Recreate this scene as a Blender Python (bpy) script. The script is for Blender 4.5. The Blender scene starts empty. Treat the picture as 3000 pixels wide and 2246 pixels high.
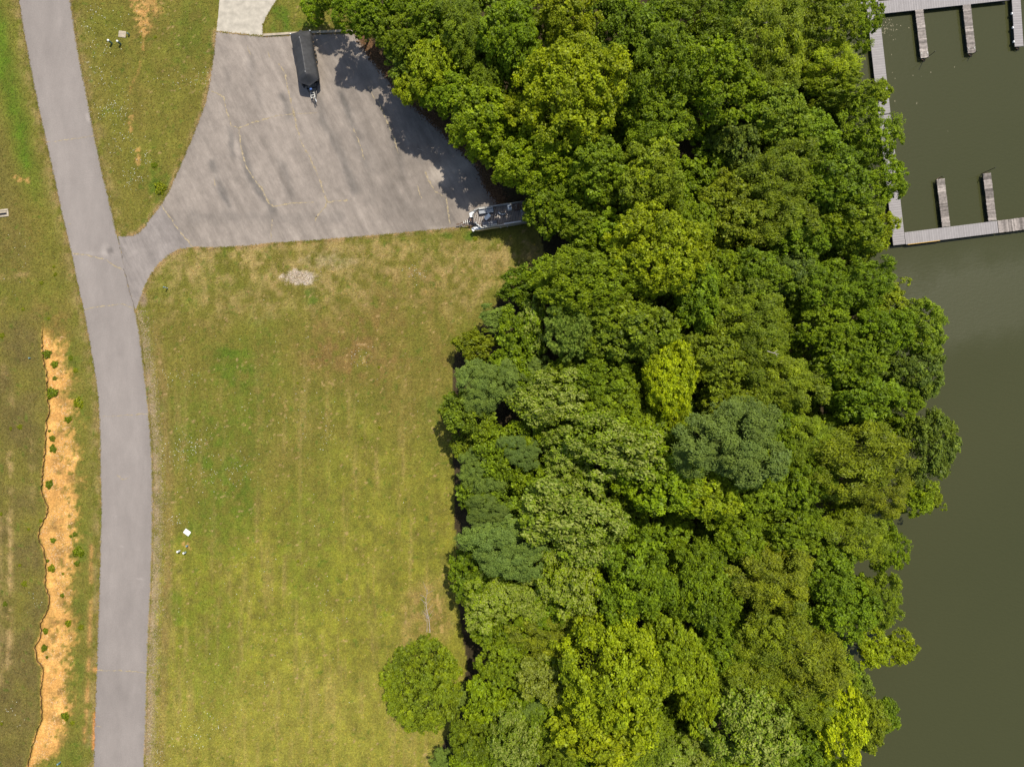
import bpy, bmesh, math, random
import numpy as np
from mathutils import Vector, Matrix, geometry

# ------------------------------------------------------------------ camera, sky, sun, exposure
scene = bpy.context.scene
COL = scene.collection
S, H = 0.0385, 77.0                      # metres per photo pixel on the ground, flying height


def W(px, py, z=0.0):
    f = (H - z) / H
    return Vector(((px - 1500) * S * f, (1123 - py) * S * f, z))


cam_d = bpy.data.cameras.new('camera')
cam_d.lens, cam_d.sensor_width, cam_d.sensor_fit = 24.0, 36.0, 'HORIZONTAL'
cam_d.clip_start, cam_d.clip_end = 1.0, 4000.0
cam = bpy.data.objects.new('camera', cam_d)
COL.objects.link(cam)
cam.location = (0, 0, H)
scene.camera = cam

SUN = Vector((0.20, 0.45, 1.0)).normalized()
world = bpy.data.worlds.new('World')
scene.world = world
world.use_nodes = True
wn = world.node_tree.nodes
sky = wn.new('ShaderNodeTexSky')
sky.sky_type = 'NISHITA'
sky.sun_disc = False
sky.sun_elevation = math.asin(SUN.z)
sky.sun_rotation = math.atan2(SUN.x, SUN.y)
sky.air_density, sky.dust_density = 1.0, 1.5
wn['Background'].inputs['Strength'].default_value = 0.13
world.node_tree.links.new(sky.outputs['Color'], wn['Background'].inputs['Color'])

sun_d = bpy.data.lights.new('sun', 'SUN')
sun_d.energy, sun_d.angle, sun_d.color = 4.6, math.radians(0.6), (1.0, 0.935, 0.82)
sun = bpy.data.objects.new('sun', sun_d)
COL.objects.link(sun)
sun.rotation_euler = (-SUN).to_track_quat('-Z', 'Y').to_euler()
sun.location = (0, 0, 60)

vs = scene.view_settings
vs.view_transform, vs.look, vs.exposure, vs.gamma = 'Standard', 'None', 0.0, 1.0
vs.use_curve_mapping = False

RNG = np.random.default_rng(7)
random.seed(7)


# ------------------------------------------------------------------ helpers
def lin(c):
    c = np.asarray(c, float) / 255.0
    return np.where(c <= 0.04045, c / 12.92, ((c + 0.055) / 1.055) ** 2.4)


KL = 1.32


def alb(r, g, b):
    return lin((r, g, b)) / KL


def link(o, parent=None):
    COL.objects.link(o)
    if parent is not None:
        o.parent = parent
    return o


def tag(o, label=None, cat=None, group=None, kind=None):
    if label: o['label'] = label
    if cat: o['category'] = cat
    if group: o['group'] = group
    if kind: o['kind'] = kind
    return o


def empty(name, loc, rz=0.0, label=None, cat=None, group=None):
    o = bpy.data.objects.new(name, None)
    o.empty_display_size = 0.3
    COL.objects.link(o)
    o.location = loc
    o.rotation_euler = (0, 0, rz)
    return tag(o, label, cat, group)


class MB:
    def __init__(self):
        self.v, self.f, self.c = [], [], []

    def add(self, vs, fs, col=None):
        n = len(self.v)
        self.v += [tuple(p) for p in vs]
        self.f += [tuple(i + n for i in f) for f in fs]
        self.c += [col or (1, 1, 1)] * len(vs)
        return self

    def box(self, c, s, rz=0.0, ry=0.0, col=None, taper=1.0):
        hx, hy, hz = s[0] / 2, s[1] / 2, s[2] / 2
        M = Matrix.Translation(c) @ Matrix.Rotation(rz, 4, 'Z') @ Matrix.Rotation(ry, 4, 'Y')
        P = []
        for z in (-hz, hz):
            t = taper if z > 0 else 1.0
            for x, y in ((-hx, -hy), (hx, -hy), (hx, hy), (-hx, hy)):
                P.append(M @ Vector((x * t, y * t, z)))
        return self.add(P, [(3, 2, 1, 0), (4, 5, 6, 7), (0, 1, 5, 4), (1, 2, 6, 5), (2, 3, 7, 6), (3, 0, 4, 7)], col)

    def tube(self, pts, r, n=8, col=None, caps=True):
        pts = [Vector(p) for p in pts]
        rs = r if isinstance(r, (list, tuple)) else [r] * len(pts)
        V, F = [], []
        prev = None
        for i, p in enumerate(pts):
            d = (pts[min(i + 1, len(pts) - 1)] - pts[max(i - 1, 0)]).normalized()
            a = d.orthogonal().normalized() if prev is None else (prev - d * prev.dot(d)).normalized()
            prev = a
            b = d.cross(a)
            for k in range(n):
                t = 2 * math.pi * k / n
                V.append(p + (a * math.cos(t) + b * math.sin(t)) * rs[i])
        for i in range(len(pts) - 1):
            for k in range(n):
                k2 = (k + 1) % n
                F.append((i * n + k, i * n + k2, (i + 1) * n + k2, (i + 1) * n + k))
        if caps:
            F.append(tuple(reversed(range(n))))
            F.append(tuple(range((len(pts) - 1) * n, len(pts) * n)))
        return self.add(V, F, col)

    def prism(self, poly, z0, z1, col=None):
        n = len(poly)
        V = [(x, y, z0) for x, y in poly] + [(x, y, z1) for x, y in poly]
        F = [tuple(reversed(range(n))), tuple(range(n, 2 * n))]
        F += [(i, (i + 1) % n, n + (i + 1) % n, n + i) for i in range(n)]
        return self.add(V, F, col)

    def build(self, name, mat, parent=None, smooth=False, bevel=0.0):
        me = bpy.data.meshes.new(name)
        me.from_pydata(self.v, [], self.f)
        if any(c != (1, 1, 1) for c in self.c):
            at = me.attributes.new('Col', 'FLOAT_COLOR', 'POINT')
            a = np.ones((len(self.v), 4), np.float32)
            a[:, :3] = np.array(self.c, np.float32)
            at.data.foreach_set('color', a.ravel())
        if smooth:
            me.polygons.foreach_set('use_smooth', [True] * len(me.polygons))
        me.materials.append(mat)
        me.update()
        o = link(bpy.data.objects.new(name, me), parent)
        if bevel:
            m = o.modifiers.new('bevel', 'BEVEL')
            m.width, m.segments, m.limit_method = bevel, 2, 'ANGLE'
        return o


def np_mesh(name, verts, faces, mat, colors=None, smooth=False):
    """verts (n,3); faces (m,k) all with the same k"""
    me = bpy.data.meshes.new(name)
    n, (m, k) = len(verts), faces.shape
    me.vertices.add(n)
    me.vertices.foreach_set('co', np.asarray(verts, np.float32).ravel())
    me.loops.add(m * k)
    me.loops.foreach_set('vertex_index', faces.astype(np.int32).ravel())
    me.polygons.add(m)
    me.polygons.foreach_set('loop_start', np.arange(0, m * k, k, dtype=np.int32))
    me.update(calc_edges=True)
    if colors is not None:
        at = me.attributes.new('Col', 'FLOAT_COLOR', 'POINT')
        a = np.ones((n, 4), np.float32)
        a[:, :colors.shape[1]] = colors
        at.data.foreach_set('color', a.ravel())
    if smooth:
        me.polygons.foreach_set('use_smooth', np.ones(m, bool))
    me.materials.append(mat)
    me.update()
    return me


def _hash(ix, iy, s):
    h = (ix.astype(np.int64) * 374761393 + iy.astype(np.int64) * 668265263 + s * 974634777) & 0xFFFFFFFF
    h = ((h ^ (h >> 13)) * 1274126177) & 0xFFFFFFFF
    h = h ^ (h >> 16)
    return (h & 0xFFFFFF) / float(0xFFFFFF)


def vnoise(x, y, s=0):
    x0, y0 = np.floor(x), np.floor(y)
    fx, fy = x - x0, y - y0
    fx, fy = fx * fx * (3 - 2 * fx), fy * fy * (3 - 2 * fy)
    a, b = _hash(x0, y0, s), _hash(x0 + 1, y0, s)
    c, d = _hash(x0, y0 + 1, s), _hash(x0 + 1, y0 + 1, s)
    return (a * (1 - fx) + b * fx) * (1 - fy) + (c * (1 - fx) + d * fx) * fy


def fbm(x, y, s=0, o=4):
    t, w, a = 0, 0, 1.0
    for i in range(o):
        t = t + a * vnoise(x * 2 ** i + 17.3 * i, y * 2 ** i - 9.1 * i, s + i)
        w += a
        a *= 0.55
    return t / w


def sstep(a, b, x):
    t = np.clip((x - a) / (b - a), 0, 1)
    return t * t * (3 - 2 * t)


def dline(px, py, pts):
    d = np.full(px.shape, 1e9)
    for (x0, y0), (x1, y1) in zip(pts[:-1], pts[1:]):
        dx, dy = x1 - x0, y1 - y0
        t = np.clip(((px - x0) * dx + (py - y0) * dy) / (dx * dx + dy * dy + 1e-9), 0, 1)
        d = np.minimum(d, np.hypot(px - x0 - t * dx, py - y0 - t * dy))
    return d


def inpoly(px, py, poly):
    r = np.zeros(px.shape, bool)
    n = len(poly)
    for i in range(n):
        x0, y0 = poly[i]
        x1, y1 = poly[(i + 1) % n]
        c = (y0 > py) != (y1 > py)
        with np.errstate(divide='ignore', invalid='ignore'):
            xi = (x1 - x0) * (py - y0) / (y1 - y0 + 1e-12) + x0
        r ^= c & (px < xi)
    return r


def interp(tab, y):
    t = np.array(tab, float)
    return np.interp(y, t[:, 1], t[:, 0])


# ------------------------------------------------------------------ materials
def new_mat(name):
    m = bpy.data.materials.new(name)
    m.use_nodes = True
    return m, m.node_tree.nodes, m.node_tree.links


def plain(name, col, rough=0.6, metal=0.0, noise=0.12, scale=6.0, spec=0.4, bump=0.0, attr=False):
    m, n, l = new_mat(name)
    b = n['Principled BSDF']
    b.inputs['Roughness'].default_value = rough
    b.inputs['Metallic'].default_value = metal
    b.inputs['Specular IOR Level'].default_value = spec
    tc = n.new('ShaderNodeTexCoord')
    t = n.new('ShaderNodeTexNoise')
    t.inputs['Scale'].default_value = scale
    t.inputs['Detail'].default_value = 6
    l.new(tc.outputs['Object'], t.inputs['Vector'])
    r = n.new('ShaderNodeMapRange')
    r.inputs['From Min'].default_value, r.inputs['From Max'].default_value = 0.25, 0.75
    r.inputs['To Min'].default_value, r.inputs['To Max'].default_value = 1 - noise, 1 + noise
    l.new(t.outputs['Fac'], r.inputs['Value'])
    mx = n.new('ShaderNodeVectorMath')
    mx.operation = 'SCALE'
    if attr:
        a = n.new('ShaderNodeAttribute')
        a.attribute_name = 'Col'
        l.new(a.outputs['Color'], mx.inputs[0])
    else:
        mx.inputs[0].default_value = col
    l.new(r.outputs['Result'], mx.inputs['Scale'])
    l.new(mx.outputs['Vector'], b.inputs['Base Color'])
    if bump:
        bp = n.new('ShaderNodeBump')
        bp.inputs['Strength'].default_value = bump
        bp.inputs['Distance'].default_value = 0.02
        l.new(t.outputs['Fac'], bp.inputs['Height'])
        l.new(bp.outputs['Normal'], b.inputs['Normal'])
    return m


def ground_mat(name, lo, hi, scales, bump, rough=0.95, dist=0.04, rot=0.0):
    """albedo from the Col attribute, broken up by several octaves of noise and relief"""
    m, n, l = new_mat(name)
    b = n['Principled BSDF']
    b.inputs['Roughness'].default_value = rough
    b.inputs['Specular IOR Level'].default_value = 0.15
    tc = n.new('ShaderNodeTexCoord')
    a = n.new('ShaderNodeAttribute')
    a.attribute_name = 'Col'
    prev = a.outputs['Color']
    last = None
    ro = n.new('ShaderNodeMapping')
    ro.inputs['Rotation'].default_value = (0, 0, rot)
    l.new(tc.outputs['Object'], ro.inputs['Vector'])
    for i, (sc, k, stretch) in enumerate(scales):
        mp = n.new('ShaderNodeMapping')
        mp.inputs['Scale'].default_value = (sc, sc * stretch, sc)
        l.new(ro.outputs['Vector'], mp.inputs['Vector'])
        t = n.new('ShaderNodeTexNoise')
        t.inputs['Scale'].default_value = 1.0
        t.inputs['Detail'].default_value = 4
        t.inputs['Roughness'].default_value = 0.65
        l.new(mp.outputs['Vector'], t.inputs['Vector'])
        r = n.new('ShaderNodeMapRange')
        r.inputs['From Min'].default_value, r.inputs['From Max'].default_value = 0.28, 0.72
        r.inputs['To Min'].default_value, r.inputs['To Max'].default_value = 1 - k * lo, 1 + k * hi
        l.new(t.outputs['Fac'], r.inputs['Value'])
        v = n.new('ShaderNodeVectorMath')
        v.operation = 'SCALE'
        l.new(prev, v.inputs[0])
        l.new(r.outputs['Result'], v.inputs['Scale'])
        prev = v.outputs['Vector']
        last = t.outputs['Fac']
    l.new(prev, b.inputs['Base Color'])
    bp = n.new('ShaderNodeBump')
    bp.inputs['Strength'].default_value = bump
    bp.inputs['Distance'].default_value = dist
    l.new(last, bp.inputs['Height'])
    l.new(bp.outputs['Normal'], b.inputs['Normal'])
    return m


def leaf_mat(name, tip=None, trans=0.36, yellow=(1.28, 1.16, 0.45), rough=0.5, spread=0.52):
    """leaf colour = the tree's own colour, varied from leaf to leaf and twig to twig"""
    m, n, l = new_mat(name)
    b = n['Principled BSDF']
    b.inputs['Roughness'].default_value = rough
    b.inputs['Specular IOR Level'].default_value = 0.22
    oi = n.new('ShaderNodeObjectInfo')
    a = n.new('ShaderNodeAttribute')
    a.attribute_name = 'Col'
    sp = n.new('ShaderNodeSeparateColor')
    l.new(a.outputs['Color'], sp.inputs['Color'])
    r = n.new('ShaderNodeMapRange')
    r.inputs['To Min'].default_value, r.inputs['To Max'].default_value = 1 - spread, 1 + spread
    l.new(sp.outputs['Green'], r.inputs['Value'])
    v = n.new('ShaderNodeVectorMath'); v.operation = 'SCALE'
    l.new(oi.outputs['Color'], v.inputs[0]); l.new(r.outputs['Result'], v.inputs['Scale'])
    y = n.new('ShaderNodeVectorMath'); y.operation = 'MULTIPLY'
    l.new(v.outputs['Vector'], y.inputs[0]); y.inputs[1].default_value = yellow
    mx = n.new('ShaderNodeMix'); mx.data_type = 'RGBA'
    l.new(sp.outputs['Red'], mx.inputs['Factor'])
    l.new(v.outputs['Vector'], mx.inputs['A']); l.new(y.outputs['Vector'], mx.inputs['B'])
    out = mx.outputs['Result']
    if tip:
        m2 = n.new('ShaderNodeMix'); m2.data_type = 'RGBA'
        l.new(sp.outputs['Blue'], m2.inputs['Factor'])
        l.new(out, m2.inputs['A']); m2.inputs['B'].default_value = (*tip, 1)
        out = m2.outputs['Result']
    l.new(out, b.inputs['Base Color'])
    tr = n.new('ShaderNodeBsdfTranslucent')
    l.new(out, tr.inputs['Color'])
    ms = n.new('ShaderNodeMixShader')
    ms.inputs['Fac'].default_value = trans
    l.new(b.outputs['BSDF'], ms.inputs[1]); l.new(tr.outputs['BSDF'], ms.inputs[2])
    l.new(ms.outputs['Shader'], n['Material Output'].inputs['Surface'])
    return m


M = {}
M['turf'] = ground_mat('turf', 1, 1, [(0.35, 0.14, 0.7), (1.1, 0.18, 0.5), (4.0, 0.34, 1.0), (11.0, 0.42, 1.0)], 0.9, dist=0.06)
M['asphalt'] = ground_mat('asphalt', 1, 1, [(0.25, 0.07, 0.5), (1.2, 0.06, 0.35), (9.0, 0.09, 1.0), (32.0, 0.12, 1.0)], 0.25, 0.85, 0.01)
M['lot'] = ground_mat('worn_asphalt', 1, 1, [(0.45, 0.16, 0.18), (1.4, 0.13, 0.16), (0.9, 0.12, 1.0), (3.5, 0.10, 0.3), (10.0, 0.10, 1.0), (34.0, 0.14, 1.0)], 0.3, 0.85, 0.01, rot=-0.49)
M['blade'] = plain('grass_blade', None, 0.7, noise=0.2, scale=3.0, spec=0.2, attr=True)
M['concrete'] = plain('concrete', tuple(alb(200, 191, 174)), 0.9, noise=0.22, scale=1.6, spec=0.2, bump=0.2)
M['kerb'] = plain('kerb_concrete', tuple(alb(196, 182, 158)), 0.9, noise=0.25, scale=3.0, spec=0.2, bump=0.3)
M['crack'] = plain('crack_sand', tuple(alb(178, 162, 132)), 1.0, noise=0.4, scale=5.0, spec=0.1)
M['crack_dark'] = plain('crack_tar', tuple(alb(126, 118, 110)), 1.0, noise=0.25, scale=5.0, spec=0.1)
M['dirt_face'] = plain('dirt_face', (0.22, 0.14, 0.08), 1.0, noise=0.4, scale=3.0, spec=0.1, bump=0.4)
M['stone'] = plain('pale_stone', (0.60, 0.42, 0.22), 0.95, noise=0.3, scale=2.0, spec=0.2)
M['bark'] = plain('bark', (0.16, 0.13, 0.10), 0.95, noise=0.35, scale=4.0, spec=0.15, bump=0.5)
M['dead'] = plain('dead_wood', (0.40, 0.35, 0.30), 0.9, noise=0.25, scale=5.0, spec=0.2)
M['leaf'] = leaf_mat('leaf')
M['leaf_fine'] = leaf_mat('leaf_fine', trans=0.22, yellow=(1.15, 1.08, 0.8), rough=0.6, spread=0.3)
M['leaf_tip'] = leaf_mat('leaf_pale_tipped', tip=(0.34, 0.38, 0.075), trans=0.25)
M['needle'] = leaf_mat('needle', trans=0.12, yellow=(1.2, 1.05, 0.9), rough=0.55, spread=0.35)
M['cover'] = plain('black_canvas', (0.038, 0.038, 0.040), 0.55, noise=0.25, scale=2.5, spec=0.45, bump=0.2)
M['black'] = plain('black_paint', (0.012, 0.012, 0.014), 0.4, noise=0.2, spec=0.5)
M['alu'] = plain('aluminium', (0.62, 0.62, 0.60), 0.38, 0.75, noise=0.12, scale=3.0)
M['white'] = plain('white_plastic', (0.78, 0.78, 0.76), 0.45, noise=0.06)
M['panel'] = plain('fence_panel', (0.50, 0.50, 0.47), 0.4, 0.25, noise=0.15)
M['cushion'] = plain('grey_vinyl', (0.30, 0.32, 0.34), 0.55, noise=0.12, scale=5)
M['cushion_d'] = plain('dark_grey_vinyl', (0.13, 0.135, 0.15), 0.55, noise=0.12, scale=5)
M['deckcarpet'] = plain('worn_deck', None, 0.95, noise=0.22, scale=4, spec=0.1, attr=True)
M['red'] = plain('red_plastic', (0.55, 0.03, 0.03), 0.4, noise=0.08)
M['blue'] = plain('blue_plastic', (0.05, 0.12, 0.35), 0.4, noise=0.08)
M['rubber'] = plain('rubber', (0.03, 0.03, 0.03), 0.8, noise=0.1)
M['galv'] = plain('galvanised', (0.42, 0.42, 0.40), 0.5, 0.5, noise=0.2)
M['rust'] = plain('rusty_steel', (0.16, 0.10, 0.07), 0.8, 0.2, noise=0.3)
M['pedestal'] = plain('green_plastic', (0.10, 0.16, 0.12), 0.5, noise=0.12)
M['teal'] = plain('teal_plastic', (0.16, 0.30, 0.34), 0.45, noise=0.12)
M['capwhite'] = plain('white_cap', (0.82, 0.82, 0.80), 0.5, noise=0.05)
M['tan'] = plain('tan_strap', (0.45, 0.32, 0.18), 0.8, noise=0.2)
M['composite'] = plain('grey_composite', None, 0.7, noise=0.06, scale=2.0, spec=0.3, attr=True)
M['oldwood'] = plain('weathered_wood', None, 0.9, noise=0.35, scale=3.5, spec=0.15, attr=True)
M['float'] = plain('dock_float', (0.02, 0.03, 0.03), 0.6, noise=0.2)
M['yellowstrip'] = plain('yellow_strip', (0.62, 0.36, 0.05), 0.6, noise=0.15)
M['flower'] = plain('clover_flower', (0.72, 0.72, 0.58), 0.8, noise=0.2)
M['litter'] = plain('dry_leaves', None, 0.9, noise=0.3, scale=6, spec=0.1, attr=True)


def water_mat():
    m, n, l = new_mat('lake_water')
    b = n['Principled BSDF']
    b.inputs['IOR'].default_value = 1.33
    tc = n.new('ShaderNodeTexCoord')
    big = n.new('ShaderNodeTexNoise')
    big.inputs['Scale'].default_value = 0.03
    big.inputs['Detail'].default_value = 3
    l.new(tc.outputs['Object'], big.inputs['Vector'])
    cr = n.new('ShaderNodeMix'); cr.data_type = 'RGBA'
    cr.inputs['A'].default_value = (0.043, 0.047, 0.018, 1)
    cr.inputs['B'].default_value = (0.058, 0.059, 0.023, 1)
    l.new(big.outputs['Fac'], cr.inputs['Factor'])
    l.new(cr.outputs['Result'], b.inputs['Base Color'])
    # a cat's-paw of wind south of the dock roughens the surface
    mp = n.new('ShaderNodeMapping')
    mp.inputs['Location'].default_value = (-46.0, -10.5, 0)
    mp.inputs['Rotation'].default_value = (0, 0, math.radians(12))
    mp.vector_type = 'TEXTURE'
    mp.inputs['Location'].default_value = (53.0, 9.5, 0)
    mp.inputs['Scale'].default_value = (30.0, 10.5, 100)
    l.new(tc.outputs['Object'], mp.inputs['Vector'])
    gr = n.new('ShaderNodeTexGradient'); gr.gradient_type = 'QUADRATIC_SPHERE'
    l.new(mp.outputs['Vector'], gr.inputs['Vector'])
    n2 = n.new('ShaderNodeTexNoise'); n2.inputs['Scale'].default_value = 0.25; n2.inputs['Detail'].default_value = 4
    l.new(tc.outputs['Object'], n2.inputs['Vector'])
    pm = n.new('ShaderNodeMath'); pm.operation = 'MULTIPLY'
    l.new(gr.outputs['Fac'], pm.inputs[0]); l.new(n2.outputs['Fac'], pm.inputs[1])
    rr = n.new('ShaderNodeMapRange')
    rr.inputs['From Max'].default_value = 0.30
    rr.inputs['To Min'].default_value, rr.inputs['To Max'].default_value = 0.10, 0.52
    l.new(pm.outputs['Value'], rr.inputs['Value'])
    l.new(rr.outputs['Result'], b.inputs['Roughness'])
    rp = n.new('ShaderNodeTexNoise'); rp.inputs['Scale'].default_value = 2.2; rp.inputs['Detail'].default_value = 5
    mp2 = n.new('ShaderNodeMapping'); mp2.inputs['Scale'].default_value = (1.0, 1.7, 1); mp2.inputs['Rotation'].default_value = (0, 0, 0.5)
    l.new(tc.outputs['Object'], mp2.inputs['Vector']); l.new(mp2.outputs['Vector'], rp.inputs['Vector'])
    bp = n.new('ShaderNodeBump'); bp.inputs['Strength'].default_value = 0.35; bp.inputs['Distance'].default_value = 0.05
    l.new(rp.outputs['Fac'], bp.inputs['Height']); l.new(bp.outputs['Normal'], b.inputs['Normal'])
    return m


M['water'] = water_mat()

# ------------------------------------------------------------------ outlines read off the photograph (photo pixels)
ROAD_L = [(30, -140), (55, 0), (72, 109), (95, 226), (113, 317), (136, 417), (156, 507), (181, 625), (206, 729), (213, 759), (226, 827),
          (245, 908), (260, 990), (276, 1081), (288, 1167), (293, 1271), (294, 1384), (297, 1493), (295, 1555), (292, 1677), (288, 1813),
          (283, 1967), (277, 2130), (274, 2246), (268, 2420)]
ROAD_R = [(184, -140), (206, 0), (222, 109), (240, 208), (258, 299), (276, 394), (294, 480), (317, 575), (335, 652), (344, 693), (358, 750),
          (365, 795), (380, 854), (396, 909), (405, 954), (417, 1040), (426, 1112), (433, 1180), (439, 1248), (444, 1316), (447, 1407), (447, 1493),
          (446, 1587), (442, 1713), (437, 1813), (431, 1967), (427, 2130), (422, 2246), (414, 2420)]
LOT = [(346, 692), (376, 691), (403, 684), (426, 661), (444, 634), (471, 600), (498, 553), (530, 480), (557, 417), (580, 358), (602, 299),
       (614, 240), (625, 159), (632, 93), (770, 107), (852, 103), (910, 100), (1000, 97), (1054, 98), (1077, 145), (1122, 199), (1168, 254),
       (1226, 313), (1294, 371), (1326, 408), (1408, 480), (1430, 543), (1466, 593), (1560, 600), (1572, 640), (1450, 655), (1340, 668),
       (1168, 684), (1000, 699), (906, 706), (806, 712), (725, 721), (634, 726), (575, 725), (525, 731), (494, 748), (462, 777), (439, 809),
       (423, 845), (410, 881), (397, 909), (380, 854), (365, 795), (358, 750)]
DRIVE = [(634, 92), (640, 40), (643, 0), (650, -140), (860, -140), (811, 0), (788, 36), (770, 72), (770, 106)]
SCARP = [(124, 905), (126, 954), (125, 976), (129, 1049), (140, 1094), (143, 1171), (149, 1203), (138, 1239), (136, 1316), (129, 1375), (125, 1438),
         (143, 1484), (140, 1505), (125, 1537), (115, 1568), (134, 1623), (138, 1673), (134, 1704), (147, 1750), (145, 1781), (122, 1822),
         (122, 1858), (104, 1895), (113, 1935), (129, 1953), (122, 2026), (127, 2103), (106, 2153), (95, 2198), (82, 2246), (60, 2360)]
SOIL_R = [(150, 930), (185, 985), (210, 1100), (215, 1200), (228, 1300), (232, 1400), (226, 1500), (222, 1600), (216, 1700), (216, 1800),
          (210, 1900), (205, 2000), (215, 2050), (203, 2100), (197, 2150), (165, 2200), (112, 2246), (70, 2360)]
SHORE = [(2450, -400), (2440, 0), (2440, 200), (2462, 340), (2500, 500), (2525, 650), (2510, 800), (2560, 950), (2590, 1100), (2600, 1250),
         (2580, 1400), (2530, 1550), (2515, 1750), (2440, 1900), (2420, 2050), (2410, 2246), (2380, 2700)]
WOOD = [(1000, -60), (1054, 98), (1122, 199), (1226, 313), (1326, 408), (1420, 500), (1480, 600), (1570, 640), (1600, 760), (1520, 820), (1460, 880),
        (1400, 970), (1330, 1040), (1320, 1200), (1330, 1400), (1335, 1600), (1345, 1800), (1370, 1950), (1330, 2100), (1270, 2246), (1240, 2420),
        (2450, 2420), (2420, 2050), (2440, 1900), (2530, 1550), (2600, 1250), (2560, 950), (2510, 800), (2500, 500), (2440, 200), (2440, -60)]
ZW = -1.2                                  # lake level


def ground_z(X, Y):
    px, py = X / S + 1500, 1123 - Y / S
    d = (interp(SHORE, py) - px) * S
    land = ZW + 0.02 + (-ZW - 0.02) * sstep(0, 30, d)
    z = np.where(d > 0, land, ZW - np.minimum(-d * 0.35, 3.0))
    return z


def soil_mask(px, py):
    nz = (fbm(px / 28, py / 28, 91, 4) - 0.5)
    xl, xr = interp(SCARP, py), interp(SOIL_R, py)
    m = sstep(-3, 4, px - xl) * (1 - sstep(-34, 20, px - xr - nz * 60 - (fbm(px / 9, py / 9, 93, 3) - .5) * 50)) * sstep(925, 1010, py + nz * 80)
    # green growing back in places
    return np.clip(m - 0.8 * sstep(0.56, 0.72, fbm(px / 12, py / 14, 55, 4)) * sstep(0, 60, px - xl), 0, 1)


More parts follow.
